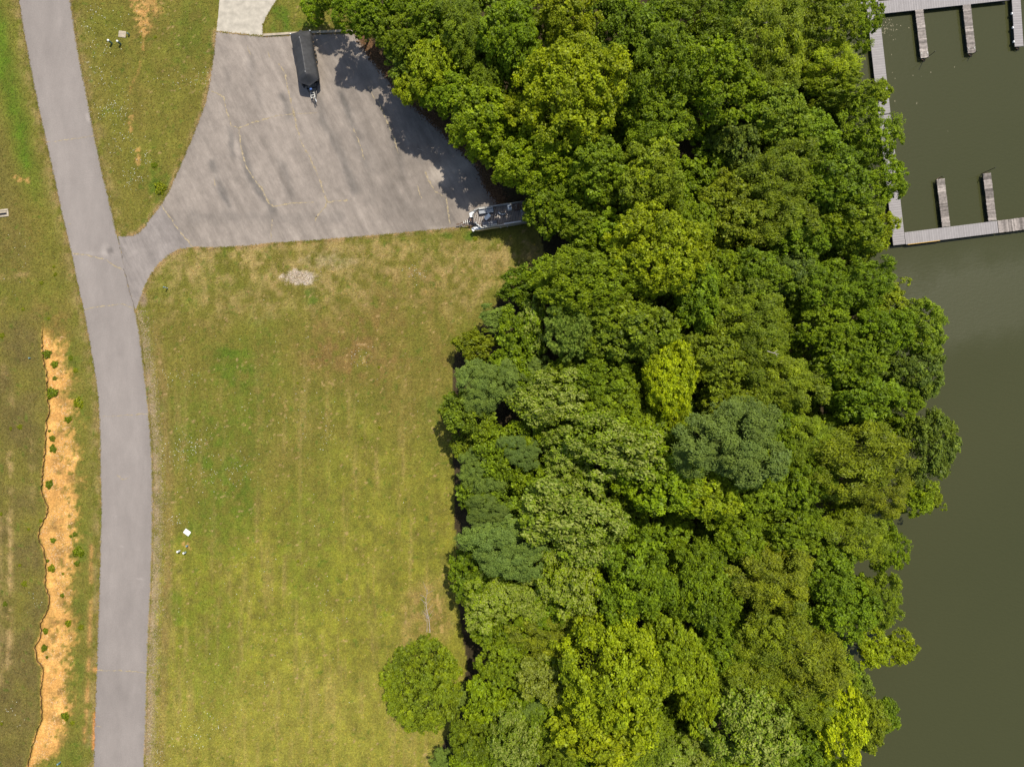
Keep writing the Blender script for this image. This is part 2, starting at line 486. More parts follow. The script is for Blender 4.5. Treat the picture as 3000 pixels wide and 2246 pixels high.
def ground_col(px, py):
    """albedo of turf, soil and litter (linear RGB) at photo position px, py"""
    def mixc(c, k, t):
        return c * (1 - t[:, None]) + np.asarray(k)[None, :] * t[:, None]
    n1, n2, n3 = fbm(px / 260, py / 260, 1), fbm(px / 70, py / 70, 11), fbm(px / 20, py / 22, 21, 3)
    stv = fbm(px / 16, py / 170, 31, 3)
    olive, green, yelg = alb(128, 121, 52), alb(118, 124, 42), alb(147, 145, 50)
    tan, brown, lush = alb(168, 146, 92), alb(136, 106, 64), alb(86, 112, 28)
    c = np.tile(olive, (len(px), 1))
    main = sstep(380, 460, px)
    low = sstep(1150, 1750, py + (n1 - .5) * 500) * main
    c = mixc(c, green, np.clip((n2 - 0.38) * 2.4, 0, 1) * 0.6)
    c = mixc(c, yelg, low * np.clip(0.55 + (n3 - .5) * 1.6, 0, 0.95))
    # bright bottom of the field
    c = mixc(c, alb(158, 150, 64), low * sstep(1850, 2100, py + (n2 - .5) * 400) * 0.5)
    # dry strip under the car park
    c = mixc(c, tan, main * (1 - sstep(780, 1000, py + (n2 - .5) * 260)) * sstep(690, 720, py) * np.clip(0.35 + (n3 - .5) * 2.2, 0, 0.85))
    # brown patches
    for (bx, by, rx, ry, k) in ((1020, 1010, 200, 150, .95), (1190, 850, 170, 110, .4), (1240, 1800, 95, 130, .8), (1290, 1000, 60, 150, .5),
                                (420, 60, 60, 110, .6), (400, 320, 50, 120, .35), (150, 930, 90, 90, .6), (1180, 1150, 120, 160, .35),
                                (60, 700, 90, 160, .35), (560, 960, 120, 60, .35), (800, 1350, 160, 80, .25), (1330, 2040, 40, 90, .5)):
        e = ((px - bx) / rx) ** 2 + ((py - by) / ry) ** 2
        t = np.clip(1 - e + (n2 - .5) * 1.6, 0, 1) * k
        c = mixc(c, brown if by < 1500 else alb(160, 128, 86), t * .8 * np.clip(0.5 + (n3 - .45) * 2.5, 0.1, 1))
    # mowing streaks running down the field
    t = np.clip((stv - 0.56) * 4, 0, 1) * main * sstep(950, 1200, py) * (1 - sstep(1240, 1330, px))
    c = mixc(c, alb(170, 148, 88), t * 0.42)
    t = np.clip((0.43 - stv) * 4, 0, 1) * main * sstep(900, 1200, py)
    c = mixc(c, alb(98, 108, 36), t * 0.2)
    # lush patches
    for (bx, by, rx, ry, k) in ((670, 1075, 70, 60, .6), (640, 1030, 60, 30, .5), (560, 120, 70, 110, .45), (475, 555, 38, 45, .9), (455, 490, 22, 25, .7),
                                (910, 868, 34, 26, .8), (482, 1187, 15, 24, .8), (497, 1455, 18, 22, .8), (505, 1775, 34, 60, .6), (480, 1945, 18, 30, .7),
                                (472, 2190, 16, 14, .6), (850, 85, 70, 28, .9), (820, 40, 26, 24, .8), (1370, 690, 18, 16, .8), (1310, 690, 18, 10, .7),
                                (1175, 688, 20, 10, .8), (1265, 1200, 45, 40, .45), (215, 1060, 26, 60, .5), (245, 1190, 30, 30, .5), (235, 1620, 30, 30, .5),
                                (235, 1780, 22, 60, .4), (225, 1960, 26, 60, .5), (235, 2200, 60, 40, .4), (640, 1480, 110, 160, .5), (560, 1250, 90, 140, .35), (700, 1300, 90, 200, .4), (620, 1900, 90, 200, .35), (760, 1050, 60, 140, .35), (900, 1600, 80, 200, .3), (540, 1560, 30, 30, .5)):
        e = ((px - bx) / rx) ** 2 + ((py - by) / ry) ** 2
        c = mixc(c, lush, np.clip(1.25 - e + (n3 - .5) * 1.8, 0, 1) * k * np.clip(.4 + (n3 - .4) * 2.5, .2, 1))
    # green swathe left of the road, tan verge beside it
    rl = interp(ROAD_L, py)
    off = rl - px
    g = np.exp(-((off - 78 + py * 0.02 + (n2 - .5) * 22) / 30.0) ** 2) * (1 - sstep(430, 640, py))
    c = mixc(c, alb(96, 124, 30), np.clip(g * (0.4 + n3 * .9), 0, .9))
    c = mixc(c, alb(118, 104, 58), sstep(90, 150, off) * (1 - sstep(700, 900, py)) * 0.5)
    edge = np.exp(-(off / 26.0) ** 2) * (off > -4)
    c = mixc(c, alb(158, 136, 88), edge * np.clip(.4 + (n3 - .5) * 2.5, 0, .9))
    # left field browner
    leftf = (1 - sstep(-20, 10, px - interp(SCARP, py))) * sstep(880, 960, py)
    c = mixc(c, alb(116, 102, 58), leftf * np.clip(.62 + (n2 - .5) * 2, 0, .9))
    for tr, k in ((((35, 1330), (33, 1500), (35, 1800), (30, 1950)), .75), (((5, 1500), (4, 2000)), .4), (((95, 1280), (100, 1500)), .25),
                  (((0, 815), (75, 800)), .5), (((15, 1075), (40, 1180)), .4), (((0, 900), (15, 880)), .5)):
        d = dline(px, py, tr)
        c = mixc(c, alb(190, 160, 108), np.exp(-(d / 9.0) ** 2) * k * np.clip(.3 + (n3 - .42) * 4, 0, 1))
    # orange track between bank and road
    d = dline(px, py, ((268, 1600), (266, 1750), (262, 1900), (255, 2050), (247, 2170)))
    c = mixc(c, alb(200, 150, 90), np.exp(-(d / 6.0) ** 2) * .7 * np.clip(.4 + (n3 - .42) * 4, 0, 1))
    c = mixc(c, alb(214, 152, 92), np.exp(-(dline(px, py, ((279, 2090), (275, 2190))) / 6.0) ** 2) * .9)
    c = mixc(c, alb(222, 164, 104), np.exp(-(dline(px, py, ((278, 1960), (283, 1960))) / 7.0) ** 2))
    # verge and gravel shoulder right of the road
    rr = interp(ROAD_R, py)
    o2 = px - rr
    sh = sstep(880, 1000, py) * (1 - sstep(14, 40, o2 + (n3 - .5) * 26)) * (o2 > -6)
    c = mixc(c, alb(164, 143, 108), sh * np.clip(.62 + (n3 - .5) * 2.2, .1, .95))
    sh = sstep(880, 1000, py) * np.exp(-((o2 - 48) / 16.0) ** 2)
    c = mixc(c, alb(150, 124, 78), sh * .5)
    tri = (1 - sstep(680, 700, py)) * np.exp(-(np.maximum(o2, 0) / 30.0) ** 2) * (o2 > -5)
    c = mixc(c, alb(152, 132, 84), tri * np.clip(.4 + (n3 - .5) * 2.4, 0, .8))
    # tan rim along the car park
    d = dline(px, py, LOT + [LOT[0]])
    c = mixc(c, alb(176, 148, 104), np.exp(-(d / 9.0) ** 2) * np.clip(.3 + (n3 - .45) * 3.5, 0, .9))
    # bare orange spots and trickles in the median
    for pts, w, k in ((((400, 10), (415, 40), (420, 75)), 24, 1.0), (((440, 10), (455, 25)), 24, .7), (((420, 80), (421, 110), (420, 150)), 5, .8),
                      (((412, 180), (405, 215), (385, 250), (378, 275)), 4, .35), (((385, 340), (383, 380)), 6, .75), (((405, 440), (404, 478)), 8, .8),
                      (((45, 520), (55, 525), (80, 530)), 9, .8), (((95, 560), (97, 575)), 3, .6), (((541, 1592), (546, 1596)), 9, .9), (((550, 1600), (560, 1610)), 3, .6),
                      (((1240, 845), (1247, 860)), 5, .5), (((1262, 1005), (1266, 1025)), 4, .5), (((1304, 995), (1312, 985)), 3, .5), (((832, 1180), (850, 1220)), 3, .6),
                      (((1283, 1745), (1290, 1800), (1294, 1850)), 5, .8), (((1130, 1340), (1131, 1320)), 4, .4), (((1012, 1050), (1010, 1080)), 5, .5),
                      (((1067, 1045), (1066, 1060)), 4, .5), (((1470, 790), (1510, 785)), 8, .4), (((1425, 810), (1460, 830)), 9, .4)):
        d = dline(px, py, pts)
        c = mixc(c, alb(206, 160, 96) if px.size and py.size and pts[0][0] < 700 else alb(205, 172, 108),
                 np.clip(1.05 - (d / w) ** 2 + (fbm(px / 8, py / 8, 88, 3) - .55) * 4.5, 0, 1) * k * .9)
    # scattered pale worn spots in the field
    sp = fbm(px / 9, py / 7, 77, 2)
    c = mixc(c, alb(192, 160, 112), np.clip((sp - 0.77) * 9, 0, 1) * main * .7)
    sp = fbm(px / 12, py / 12, 78, 2)
    c = mixc(c, alb(92, 116, 34), np.clip((sp - 0.74) * 8, 0, 1) * .6)
    # grey gravel spill
    e = ((px - 876) / 46) ** 2 + ((py - 813 - (px - 876) * 0.05) / 20) ** 2
    g = np.clip(1.25 - e + (n3 - .5) * 2.2 + (fbm(px / 7, py / 7, 5, 2) - .5), 0, 1)
    c = mixc(c, alb(205, 190, 172), np.clip(g * 1.6, 0, 1))
    e = ((px - 965) / 90) ** 2 + ((py - 762) / 28) ** 2
    c = mixc(c, alb(186, 170, 138), np.clip(.9 - e + (n3 - .5) * 2.4, 0, 1) * .35)
    c = mixc(c, alb(176, 150, 128), np.clip(1 - ((px - 420) / 14) ** 2 - ((py - 880) / 24) ** 2, 0, 1) * .8)
    # soil bank
    m = soil_mask(px, py)
    s1 = fbm(px / 14, py / 10, 61, 4)
    soil = alb(236, 184, 108)[None, :] * (1 - s1[:, None]) + alb(226, 166, 86)[None, :] * s1[:, None]
    soil = soil * (0.78 + 0.5 * fbm(px / 45, py / 45, 63, 3))[:, None]
    soil = mixc(soil, alb(222, 164, 92), np.clip((fbm(px / 60, py / 40, 64, 3) - .52) * 4, 0, .7))
    soil = mixc(soil, alb(150, 118, 66), np.clip((fbm(px / 26, py / 26, 65, 3) - .5) * 4, 0, .75) * sstep(8, 40, px - interp(SCARP, py)))
    c = c * (1 - m[:, None]) + soil * m[:, None]
    # litter on the woodland floor
    wd = inpoly(px, py, WOOD).astype(float)
    lt = np.clip(wd * (1.0) + 0, 0, 1)
    litter = alb(74, 64, 44)[None, :] * (0.7 + 0.6 * n3[:, None])
    c = c * (1 - lt[:, None]) + litter * lt[:, None]
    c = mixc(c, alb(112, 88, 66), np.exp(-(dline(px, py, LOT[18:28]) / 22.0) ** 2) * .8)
    return c * (0.86 + 0.28 * n3[:, None])


# ------------------------------------------------------------------ ground
xs = np.concatenate([[-500, -300, -180, -110, -80], np.arange(-66, 8.0, 0.2), np.arange(8.0, 64, 1.0), [70, 90, 140, 240, 500]])
ys = np.concatenate([[-500, -300, -180, -110, -75, -58], np.arange(-50, 50.01, 0.2), [58, 75, 110, 180, 300, 500]])
GX, GY = np.meshgrid(xs, ys)
gx, gy = GX.ravel(), GY.ravel()
gp, gq = gx / S + 1500, 1123 - gy / S
gz = ground_z(gx, gy)
# a shallow trough where the bank has washed out, gentle unevenness elsewhere in the turf
gz = gz + (fbm(gp / 30, gq / 30, 301, 3) - 0.5) * 0.12 * soil_mask(gp, gq)
ncol, nrow = len(xs), len(ys)
ii = (np.arange(nrow - 1)[:, None] * ncol + np.arange(ncol - 1)[None, :]).ravel()
faces = np.stack([ii, ii + 1, ii + ncol + 1, ii + ncol], 1)
me = np_mesh('ground', np.stack([gx, gy, gz], 1), faces, M['turf'], ground_col(gp, gq), smooth=True)
tag(link(bpy.data.objects.new('ground', me)), 'mown grass, bare orange soil and woodland floor', kind='structure')


def filled_sheet(name, poly_px, z, mat, colfn, step=0.3, jitter=0.05, zfn=None, dens=0.25, seed=3):
    """a flat sheet filled with small triangles inside an outline given in photo pixels"""
    r = random.Random(seed)
    pts = [Vector(((x - 1500) * S, (1123 - y) * S)) for x, y in poly_px]
    out = []
    for a, b in zip(pts, pts[1:] + pts[:1]):
        n = max(1, int((b - a).length / dens))
        nor = Vector((-(b - a).y, (b - a).x)).normalized()
        for k in range(n):
            out.append(a.lerp(b, k / n) + nor * (r.uniform(-jitter, jitter) if k else 0))
    P = np.array([tuple(p) for p in out])
    x0, y0, x1, y1 = P[:, 0].min(), P[:, 1].min(), P[:, 0].max(), P[:, 1].max()
    g = np.stack(np.meshgrid(np.arange(x0, x1, step), np.arange(y0, y1, step)), -1).reshape(-1, 2)
    g = g[inpoly(g[:, 0], g[:, 1], [tuple(p) for p in P])]
    # keep interior points off the outline
    keep = np.ones(len(g), bool)
    for p in P:
        keep &= (np.abs(g - p).sum(1) > 0.12)
    g = g[keep]
    co = [Vector(p) for p in P] + [Vector(p) for p in g]
    v, e, f, *_ = geometry.delaunay_2d_cdt(co, [], [list(range(len(P)))], 1, 1e-5)
    v = np.array([tuple(p) for p in v])
    f = np.array([t for t in f if len(t) == 3])
    zz = np.full(len(v), z) if zfn is None else zfn(v[:, 0], v[:, 1])
    me = np_mesh(name, np.column_stack([v, zz]), f, mat, colfn(v[:, 0] / S + 1500, 1123 - v[:, 1] / S), smooth=True)
    o = link(bpy.data.objects.new(name, me))
    return o, len(P), P


def asphalt_col(base):
    def fn(px, py):
        n1, n2, n3 = fbm(px / 130, py / 130, 201), fbm(px / 30, py / 40, 211), fbm(px / 9, py / 9, 221, 2)
        c = np.tile(base, (len(px), 1)) * (0.86 + 0.16 * n1 + 0.12 * n2 + .05 * n3)[:, None]
        return c
    return fn


def lot_col(px, py):
    base = alb(158, 147, 136)
    n2, n3 = fbm(px / 30, py / 40, 211), fbm(px / 9, py / 9, 221, 2)
    # flow lines run down to the lower right
    u, v = px * 0.88 - py * 0.47, px * 0.47 + py * 0.88
    fl = fbm(u / 22, v / 210, 231, 4)
    c = np.tile(base, (len(px), 1)) * (0.74 + 0.46 * fl + 0.16 * n2)[:, None]

    def dark(pts, w, k):
        nonlocal c
        d = dline(px, py, pts) + (n2 - .5) * w * 2.2
        c = c * (1 - (k * 1.15 * np.clip(.3 + 1.6 * fl - .3, .2, 1.2) * np.exp(-(d / w) ** 2))[:, None] * np.array([.95, .9, .85]))
    for pts, w, k in ((((675, 385), (680, 453)), 12, .42), (((707, 408), (734, 521), (797, 611)), 11, .36), (((620, 476), (643, 543), (670, 602)), 10, .38),
                      (((815, 476), (860, 580)), 10, .34), (((507, 652), (566, 634), (680, 634), (840, 640), (1000, 634)), 16, .16),
                      (((829, 281), (847, 340)), 9, .36), (((933, 294), (951, 362), (1000, 453), (1040, 560)), 12, .38),
                      (((1000, 272), (1045, 400), (1072, 490)), 9, .3), (((1045, 195), (1090, 272), (1150, 376), (1181, 521)), 10, .26),
                      (((1204, 430), (1236, 476)), 9, .22), (((500, 655), (540, 690)), 12, .2), (((735, 160), (740, 230), (760, 300)), 10, .18),
                      (((660, 180), (670, 260)), 10, .18), (((1290, 570), (1320, 640)), 12, .18), (((600, 300), (570, 400), (520, 520)), 8, .12),
                      (((1100, 560), (1260, 640)), 40, .12), (((1000, 180), (1030, 330), (1100, 480)), 40, .12)):
        dark(pts, w, k)
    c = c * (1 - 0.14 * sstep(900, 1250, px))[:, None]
    # dusty dried puddles
    for bx, by, rx, ry, k in ((1300, 510, 48, 36, .8), (1345, 480, 32, 30, .55), (985, 685, 26, 14, .4), (945, 385, 28, 30, .18), (1290, 668, 40, 8, .35), (632, 505, 10, 14, .3)):
        e = ((px - bx) / rx) ** 2 + ((py - by) / ry) ** 2
        t = np.clip(1.3 - e + (n2 - .5) * .9, 0, 1) * k
        c = c * (1 - t[:, None]) + alb(186, 174, 160)[None, :] * t[:, None]
    ap = (1 - sstep(0, 1, (px - 471) * .8 - (py - 600) * .62))[:, None]   # newer apron by the road
    return c * (1 - ap) + alb(154, 145, 138)[None, :] * (0.9 + .2 * n2[:, None]) * ap


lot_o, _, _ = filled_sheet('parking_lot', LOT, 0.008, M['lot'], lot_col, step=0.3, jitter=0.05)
tag(lot_o, 'worn grey asphalt car park with sandy cracks and dark stains', kind='structure')


def road_z(x, y):
    return np.full(len(x), 0.014)


rd = np.array(ROAD_L), np.array(ROAD_R)
YY = np.arange(-140, 2420, 5.0)
na = 17
rv, rc = [], []
jl = (fbm(YY / 9, YY * 0 + 3, 401, 2) - .5) * 5
jr = (fbm(YY / 9, YY * 0 + 9, 402, 2) - .5) * 5
xl, xr = interp(ROAD_L, YY) + jl, interp(ROAD_R, YY) + jr
T = np.linspace(0, 1, na)
PX = xl[:, None] * (1 - T) + xr[:, None] * T
PY = np.repeat(YY[:, None], na, 1)
n1, n2 = fbm(PX / 120, PY / 120, 501), fbm(PX / 24, PY / 60, 511)
rc = np.tile(alb(158, 149, 142), (PX.size, 1)) * (0.86 + .16 * n1.ravel() + .12 * n2.ravel())[:, None]
tt = np.tile(T, len(YY))
lane = np.exp(-((tt - .25) / .1) ** 2) + np.exp(-((tt - .72) / .1) ** 2)
rc *= (1 + .035 * lane - .10 * np.exp(-((tt - 1) / .1) ** 2) * sstep(.35, .6, n1.ravel()) - .06 * np.exp(-(tt / .08) ** 2))[:, None]
joint = PY.ravel() > 1963
rc *= np.where(joint, .97, 1.0)[:, None]
for bx, by, rx, ry, k in ((322, 735, 9, 13, -.4), (308, 735, 14, 26, .2), (258, 345, 7, 16, .3), (360, 1397, 30, 8, .06), (330, 1508, 5, 5, .3), (410, 1694, 9, 4, .25),
                          (355, 1600, 6, 4, .2), (290, 742, 60, 8, .12)):
    e = ((PX.ravel() - bx) / rx) ** 2 + ((PY.ravel() - by) / ry) ** 2
    rc *= (1 + k * np.clip(1.2 - e, 0, 1))[:, None]
rv = np.column_stack([(PX.ravel() - 1500) * S, (1123 - PY.ravel()) * S, np.full(PX.size, 0.014)])
ii = (np.arange(len(YY) - 1)[:, None] * na + np.arange(na - 1)[None, :]).ravel()
me = np_mesh('road', rv, np.stack([ii, ii + na, ii + na + 1, ii + 1], 1), M['asphalt'], rc, smooth=True)
road_o = tag(link(bpy.data.objects.new('road', me)), 'narrow grey asphalt lane running down the left side', kind='structure')

drv_o, _, _ = filled_sheet('concrete_drive', DRIVE, 0.012, M['concrete'], lambda x, y: np.ones((len(x), 3)), jitter=0.02)
tag(drv_o, 'pale brushed concrete drive at the top of the car park', kind='structure')


# left bank: a turf ledge whose torn edge overhangs the washed-out soil
def jag(pts, step, amp, seed):
    r = random.Random(seed)
    out = []
    for (x0, y0), (x1, y1) in zip(pts[:-1], pts[1:]):
        n = max(1, int(math.hypot(x1 - x0, y1 - y0) / step))
        for k in range(n):
            a = amp if k else amp * .4
            out.append((x0 + (x1 - x0) * k / n + r.uniform(-a, a), y0 + (y1 - y0) * k / n))
    return out + [pts[-1]]


edge_line = jag(SCARP, 7, 3.2, 12)
bank_poly = edge_line + [(-200, 2360), (-200, 905)]


def bank_h(py):
    return 0.010 + 0.24 * sstep(915, 1040, py)


bank_o, _, bankP = filled_sheet('grass_bank', bank_poly, 0, M['turf'], ground_col, step=0.3, jitter=0.0,
                                zfn=lambda x, y: bank_h(1123 - y / S), dens=0.3)
tag(bank_o, 'low grass bank with a torn overhanging edge above orange soil', kind='structure')
mb = MB()
P = [W(x, y) for x, y in edge_line]
for a, b, (xa, ya), (xb, yb) in zip(P[:-1], P[1:], edge_line[:-1], edge_line[1:]):
    za, zb = float(bank_h(np.array(ya))), float(bank_h(np.array(yb)))
    mb.add([(a.x, a.y, za - .002), (b.x, b.y, zb - .002), (b.x - .08, b.y, -.08), (a.x - .08, a.y, -.08)], [(0, 1, 2, 3)])
mb.build('soil_face', M['dirt_face'], bank_o)


# cracks: sand-filled ribbons lying on the asphalt
def crack(pts, parent, z, w, mat, seed):
    r = random.Random(seed)
    q = []
    for (x0, y0), (x1, y1) in zip(pts[:-1], pts[1:]):
        n = max(1, int(math.hypot(x1 - x0, y1 - y0) / 5))
        for k in range(n):
            q.append((x0 + (x1 - x0) * k / n + r.uniform(-1.6, 1.6), y0 + (y1 - y0) * k / n + r.uniform(-1.6, 1.6)))
    q.append(pts[-1])
    V, F = [], []
    for i, (x, y) in enumerate(q):
        a, b = q[max(i - 1, 0)], q[min(i + 1, len(q) - 1)]
        d = Vector((b[0] - a[0], b[1] - a[1])).normalized()
        ww = .95 * w * r.choice((.1, .25, .5, .8, 1, 1.2, 1.6)) * (0.3 if i in (0, len(q) - 1) else 1)
        for s in (-1, 1):
            p = W(x - d.y * ww * s / 2, y + d.x * ww * s / 2)
            V.append((p.x, p.y, z))
    for i in range(len(q) - 1):
        F.append((2 * i, 2 * i + 1, 2 * i + 3, 2 * i + 2))
    m_ = MB().add(V, F)
    return m_.build('crack', mat, parent)


LC = [([(617, 267), (640, 276), (655, 285), (662, 320), (672, 350), (678, 368), (700, 375), (740, 360), (790, 345)], 3.6),
      ([(790, 345), (820, 338), (930, 330)], 1.6),
      ([(815, 185), (835, 215), (845, 270), (860, 330), (868, 370), (880, 410), (905, 455), (925, 500), (945, 550), (958, 590), (955, 605), (922, 640)], 4.2),
      ([(700, 375), (705, 430), (720, 485), (740, 520), (765, 550), (785, 590), (800, 605), (860, 595), (920, 593)], 3.8),
      ([(955, 595), (985, 588), (1020, 587)], 4.0), ([(797, 640), (793, 710)], 2.2), ([(928, 632), (924, 650)], 3.0),
      ([(471, 600), (490, 625), (520, 670), (545, 700), (568, 727)], 3.6),
      ([(1104, 290), (1122, 326), (1140, 371), (1156, 408), (1168, 450)], 4.0), ([(1036, 376), (1059, 435), (1068, 471)], 3.0),
      ([(1245, 503), (1258, 534), (1276, 562), (1308, 580), (1312, 620), (1319, 657)], 4.0), ([(1222, 543), (1236, 584)], 2.6),
      ([(1075, 250), (1100, 290)], 1.6), ([(725, 130), (728, 150), (735, 162)], 2.0), ([(785, 150), (790, 170)], 2.2), ([(625, 520), (630, 545)], 3)]
for i, (p, w) in enumerate(LC):
    crack(p, lot_o, 0.0125, w, M['crack'], i)
LC2 = [([(136, 417), (180, 412), (230, 405), (280, 397)], 2.0), ([(213, 742), (260, 748), (310, 760), (330, 775), (365, 793)], 3.2),
       ([(245, 908), (280, 900), (330, 893), (360, 891), (392, 902)], 2.4), ([(290, 1219), (360, 1217)], 1.3), ([(360, 1217), (437, 1211)], 2.6),
       ([(283, 1963), (350, 1963), (400, 1966), (431, 1971)], 3.0), ([(197, 657), (208, 655)], 2.4), ([(282, 2126), (298, 2128)], 2.0),
       ([(280, 490), (285, 486)], 1.5), ([(344, 1390), (356, 1401), (366, 1404)], 2.6), ([(366, 1404), (380, 1396), (381, 1390)], 2.2)]
for i, (p, w) in enumerate(LC2):
    crack(p, road_o, 0.0185, w, M['crack'], 40 + i)
crack([(346, 692), (351, 720), (358, 750), (365, 795), (380, 854), (396, 909)], road_o, 0.0195, 2.4, M['crack_dark'], 77)

# kerb along the top of the car park
kb = MB()
K = [(772, 107), (852, 102), (910, 99), (1000, 95), (1060, 96)]
for (x0, y0), (x1, y1) in zip(K[:-1], K[1:]):
    a, b = W(x0, y0), W(x1, y1)
    m_ = (a + b) / 2
    kb.box((m_.x, m_.y + .1, .07), ((b - a).length - .012, .26, .14), math.atan2(b.y - a.y, b.x - a.x))
o = kb.build('kerb', M['kerb'], None, bevel=0.02)
tag(o, 'pale concrete kerb along the top edge of the car park', kind='structure')

# lake
wm = MB().add([(20, -500, ZW), (500, -500, ZW), (500, 500, ZW), (20, 500, ZW)], [(0, 1, 2, 3)])
tag(wm.build('lake_water', M['water']), 'murky olive lake water', kind='structure')

# ------------------------------------------------------------------ trees
def unit(v):
    return v / (np.linalg.norm(v, axis=1, keepdims=True) + 1e-9)


def leaves_mesh(name, pos, nor, length, width, cols, mat, rng, size=None, axis=None):
    """one small kite-shaped leaf per position"""
    n = len(pos)
    t = rng.normal(size=(n, 3)) if axis is None else axis
    t = unit(t - nor * (t * nor).sum(1, keepdims=True))
    b = np.cross(nor, t)
    size = np.ones(n) if size is None else size
    L = (length * size * rng.uniform(.6, 1.4, n))[:, None]
    Wd = (width * size * rng.uniform(.65, 1.35, n))[:, None]
    bend = nor * (L * rng.uniform(-.25, .1, n)[:, None])
    v = np.empty((n, 4, 3))
    v[:, 0] = pos - t * L * .5
    v[:, 1] = pos + b * Wd * .5 + t * L * .08
    v[:, 2] = pos + t * L * .5 + bend
    v[:, 3] = pos - b * Wd * .5 + t * L * .08
    f = np.arange(n * 4).reshape(n, 4)
    return np_mesh(name, v.reshape(-1, 3), f, mat, np.repeat(cols, 4, 0))


def crown_mesh(name, seed, R=3.4, nlobe=46, nsub=15, nleaf=24, leaf=.24, wid=.15, lobe=.27, vr=.95, mat='leaf', tip=0.0, irr=.22,
               inner=.12, low=-.35, tight=.42, up=.55, fine=False, limit=1.0, off=0.0):
    rng = np.random.default_rng(seed)
    # main limbs end in lobes spread over an uneven dome
    k = np.arange(nlobe) + .5
    z = 1 - (1 - low) * k / nlobe
    ph = k * 2.39996 + rng.uniform(0, 6.3) + rng.normal(0, .22, nlobe)
    r = np.sqrt(np.maximum(0, 1 - z * z))
    d = np.stack([r * np.cos(ph), r * np.sin(ph), z + rng.normal(0, .08, nlobe)], 1)
    ang = np.arctan2(d[:, 1], d[:, 0])
    rad = 1 + irr * (np.sin(ang * 2 + rng.uniform(0, 6)) * .5 + np.sin(ang * 3 + rng.uniform(0, 6)) * .45 + np.sin(ang * 5 + rng.uniform(0, 6)) * .35)
    rad = np.where(z < .75, rad, 1)
    lr = R * lobe * rng.uniform(.65, 1.3, nlobe)
    c = d * ((R * rad * rng.uniform(.84, 1.05, nlobe) - lr * .75))[:, None]
    c[:, 2] *= vr
    c[:, 0] += off * R
    pos, nor, col, siz = [], [], [], []
    out = unit(c + np.array([0, 0, .2 * R]))
    for i in range(nlobe):
        ds = unit(rng.normal(size=(nsub, 3)) + out[i] * .9 + np.array([0, 0, up]))
        sc = c[i] + ds * lr[i] * rng.uniform(.55, 1.05, nsub)[:, None]
        cr = lr[i] * tight
        sj = rng.uniform(0, 1, nsub)
        lb = rng.uniform(-.16, .16)
        lh = rng.uniform(-.3, .3)
        ls = rng.uniform(.72, 1.3)
        m = int(nleaf * 1.4 * (lr[i] / (R * lobe)) ** 1.2 + 3)
        for j in range(nsub):
            dl = unit(rng.normal(size=(m, 3)) + ds[j] * .7)
            p = sc[j] + dl * cr * rng.uniform(.2, 1.0, m)[:, None]
            pos.append(p)
            siz.append(np.full(m, ls * rng.uniform(.8, 1.2)))
            nor.append(unit(dl * .7 + np.array([0, 0, up * 1.2]) + rng.normal(size=(m, 3)) * .55))
            cc = np.zeros((m, 3))
            cc[:, 0] = np.clip(.15 + lh + sj[j] * .6 + rng.normal(0, .18, m), 0, 1)
            cc[:, 1] = np.clip(.5 + lb + (sj[j] - .5) * .35 + rng.normal(0, .2, m), 0, 1)
            hi = np.clip((dl[:, 2] + ds[j, 2]) * .5, 0, 1)
            cc[:, 2] = (rng.random(m) < tip * hi * 1.6) * rng.uniform(.5, 1, m)
            col.append(cc)
    leaf, wid = leaf * .84, wid * .84
    ni = int(sum(len(p) for p in pos) * inner)
    di = unit(rng.normal(size=(ni, 3)))
    di[:, 2] = np.abs(di[:, 2]) * 1.0 - .35
    pin = di * R * rng.uniform(.2, .78, ni)[:, None]
    pin[:, 2] *= vr
    pin[:, 0] += off * R
    pos.append(pin)
    siz.append(np.ones(ni))
    nor.append(unit(rng.normal(size=(ni, 3)) + np.array([0, 0, .8])))
    ci = np.zeros((ni, 3)); ci[:, :2] = rng.uniform(.1, .6, (ni, 2))
    col.append(ci)
    return leaves_mesh(name, np.concatenate(pos), np.concatenate(nor), leaf, wid, np.concatenate(col), M[mat], rng, np.concatenate(siz))


def pine_mesh(name, seed, R=3.0, ntuft=210, nn=80):
    rng = np.random.default_rng(seed)
    k = np.arange(ntuft) + .5
    z = 1 - 1.3 * k / ntuft
    ph = k * 2.39996
    r = np.sqrt(np.maximum(0, 1 - z * z))
    c = np.stack([r * np.cos(ph), r * np.sin(ph), z * 1.2], 1) * (R * rng.uniform(.45, 1.0, ntuft))[:, None]
    dirs = unit(rng.normal(size=(ntuft * nn, 3)) + np.repeat(unit(c) + [0, 0, .7], nn, 0) * .8)
    cen = np.repeat(c, nn, 0)
    L = .42
    pos = cen + dirs * L * .55
    nor = unit(np.cross(dirs, rng.normal(size=dirs.shape)))
    col = np.zeros((len(pos), 3))
    tj = np.repeat(rng.random(ntuft), nn)
    col[:, 0] = tj * .6
    col[:, 1] = np.clip(.35 + tj * .4 + rng.normal(0, .12, len(pos)), 0, 1)
    return leaves_mesh(name, pos, nor, L, .055, col, M['needle'], rng, axis=dirs)


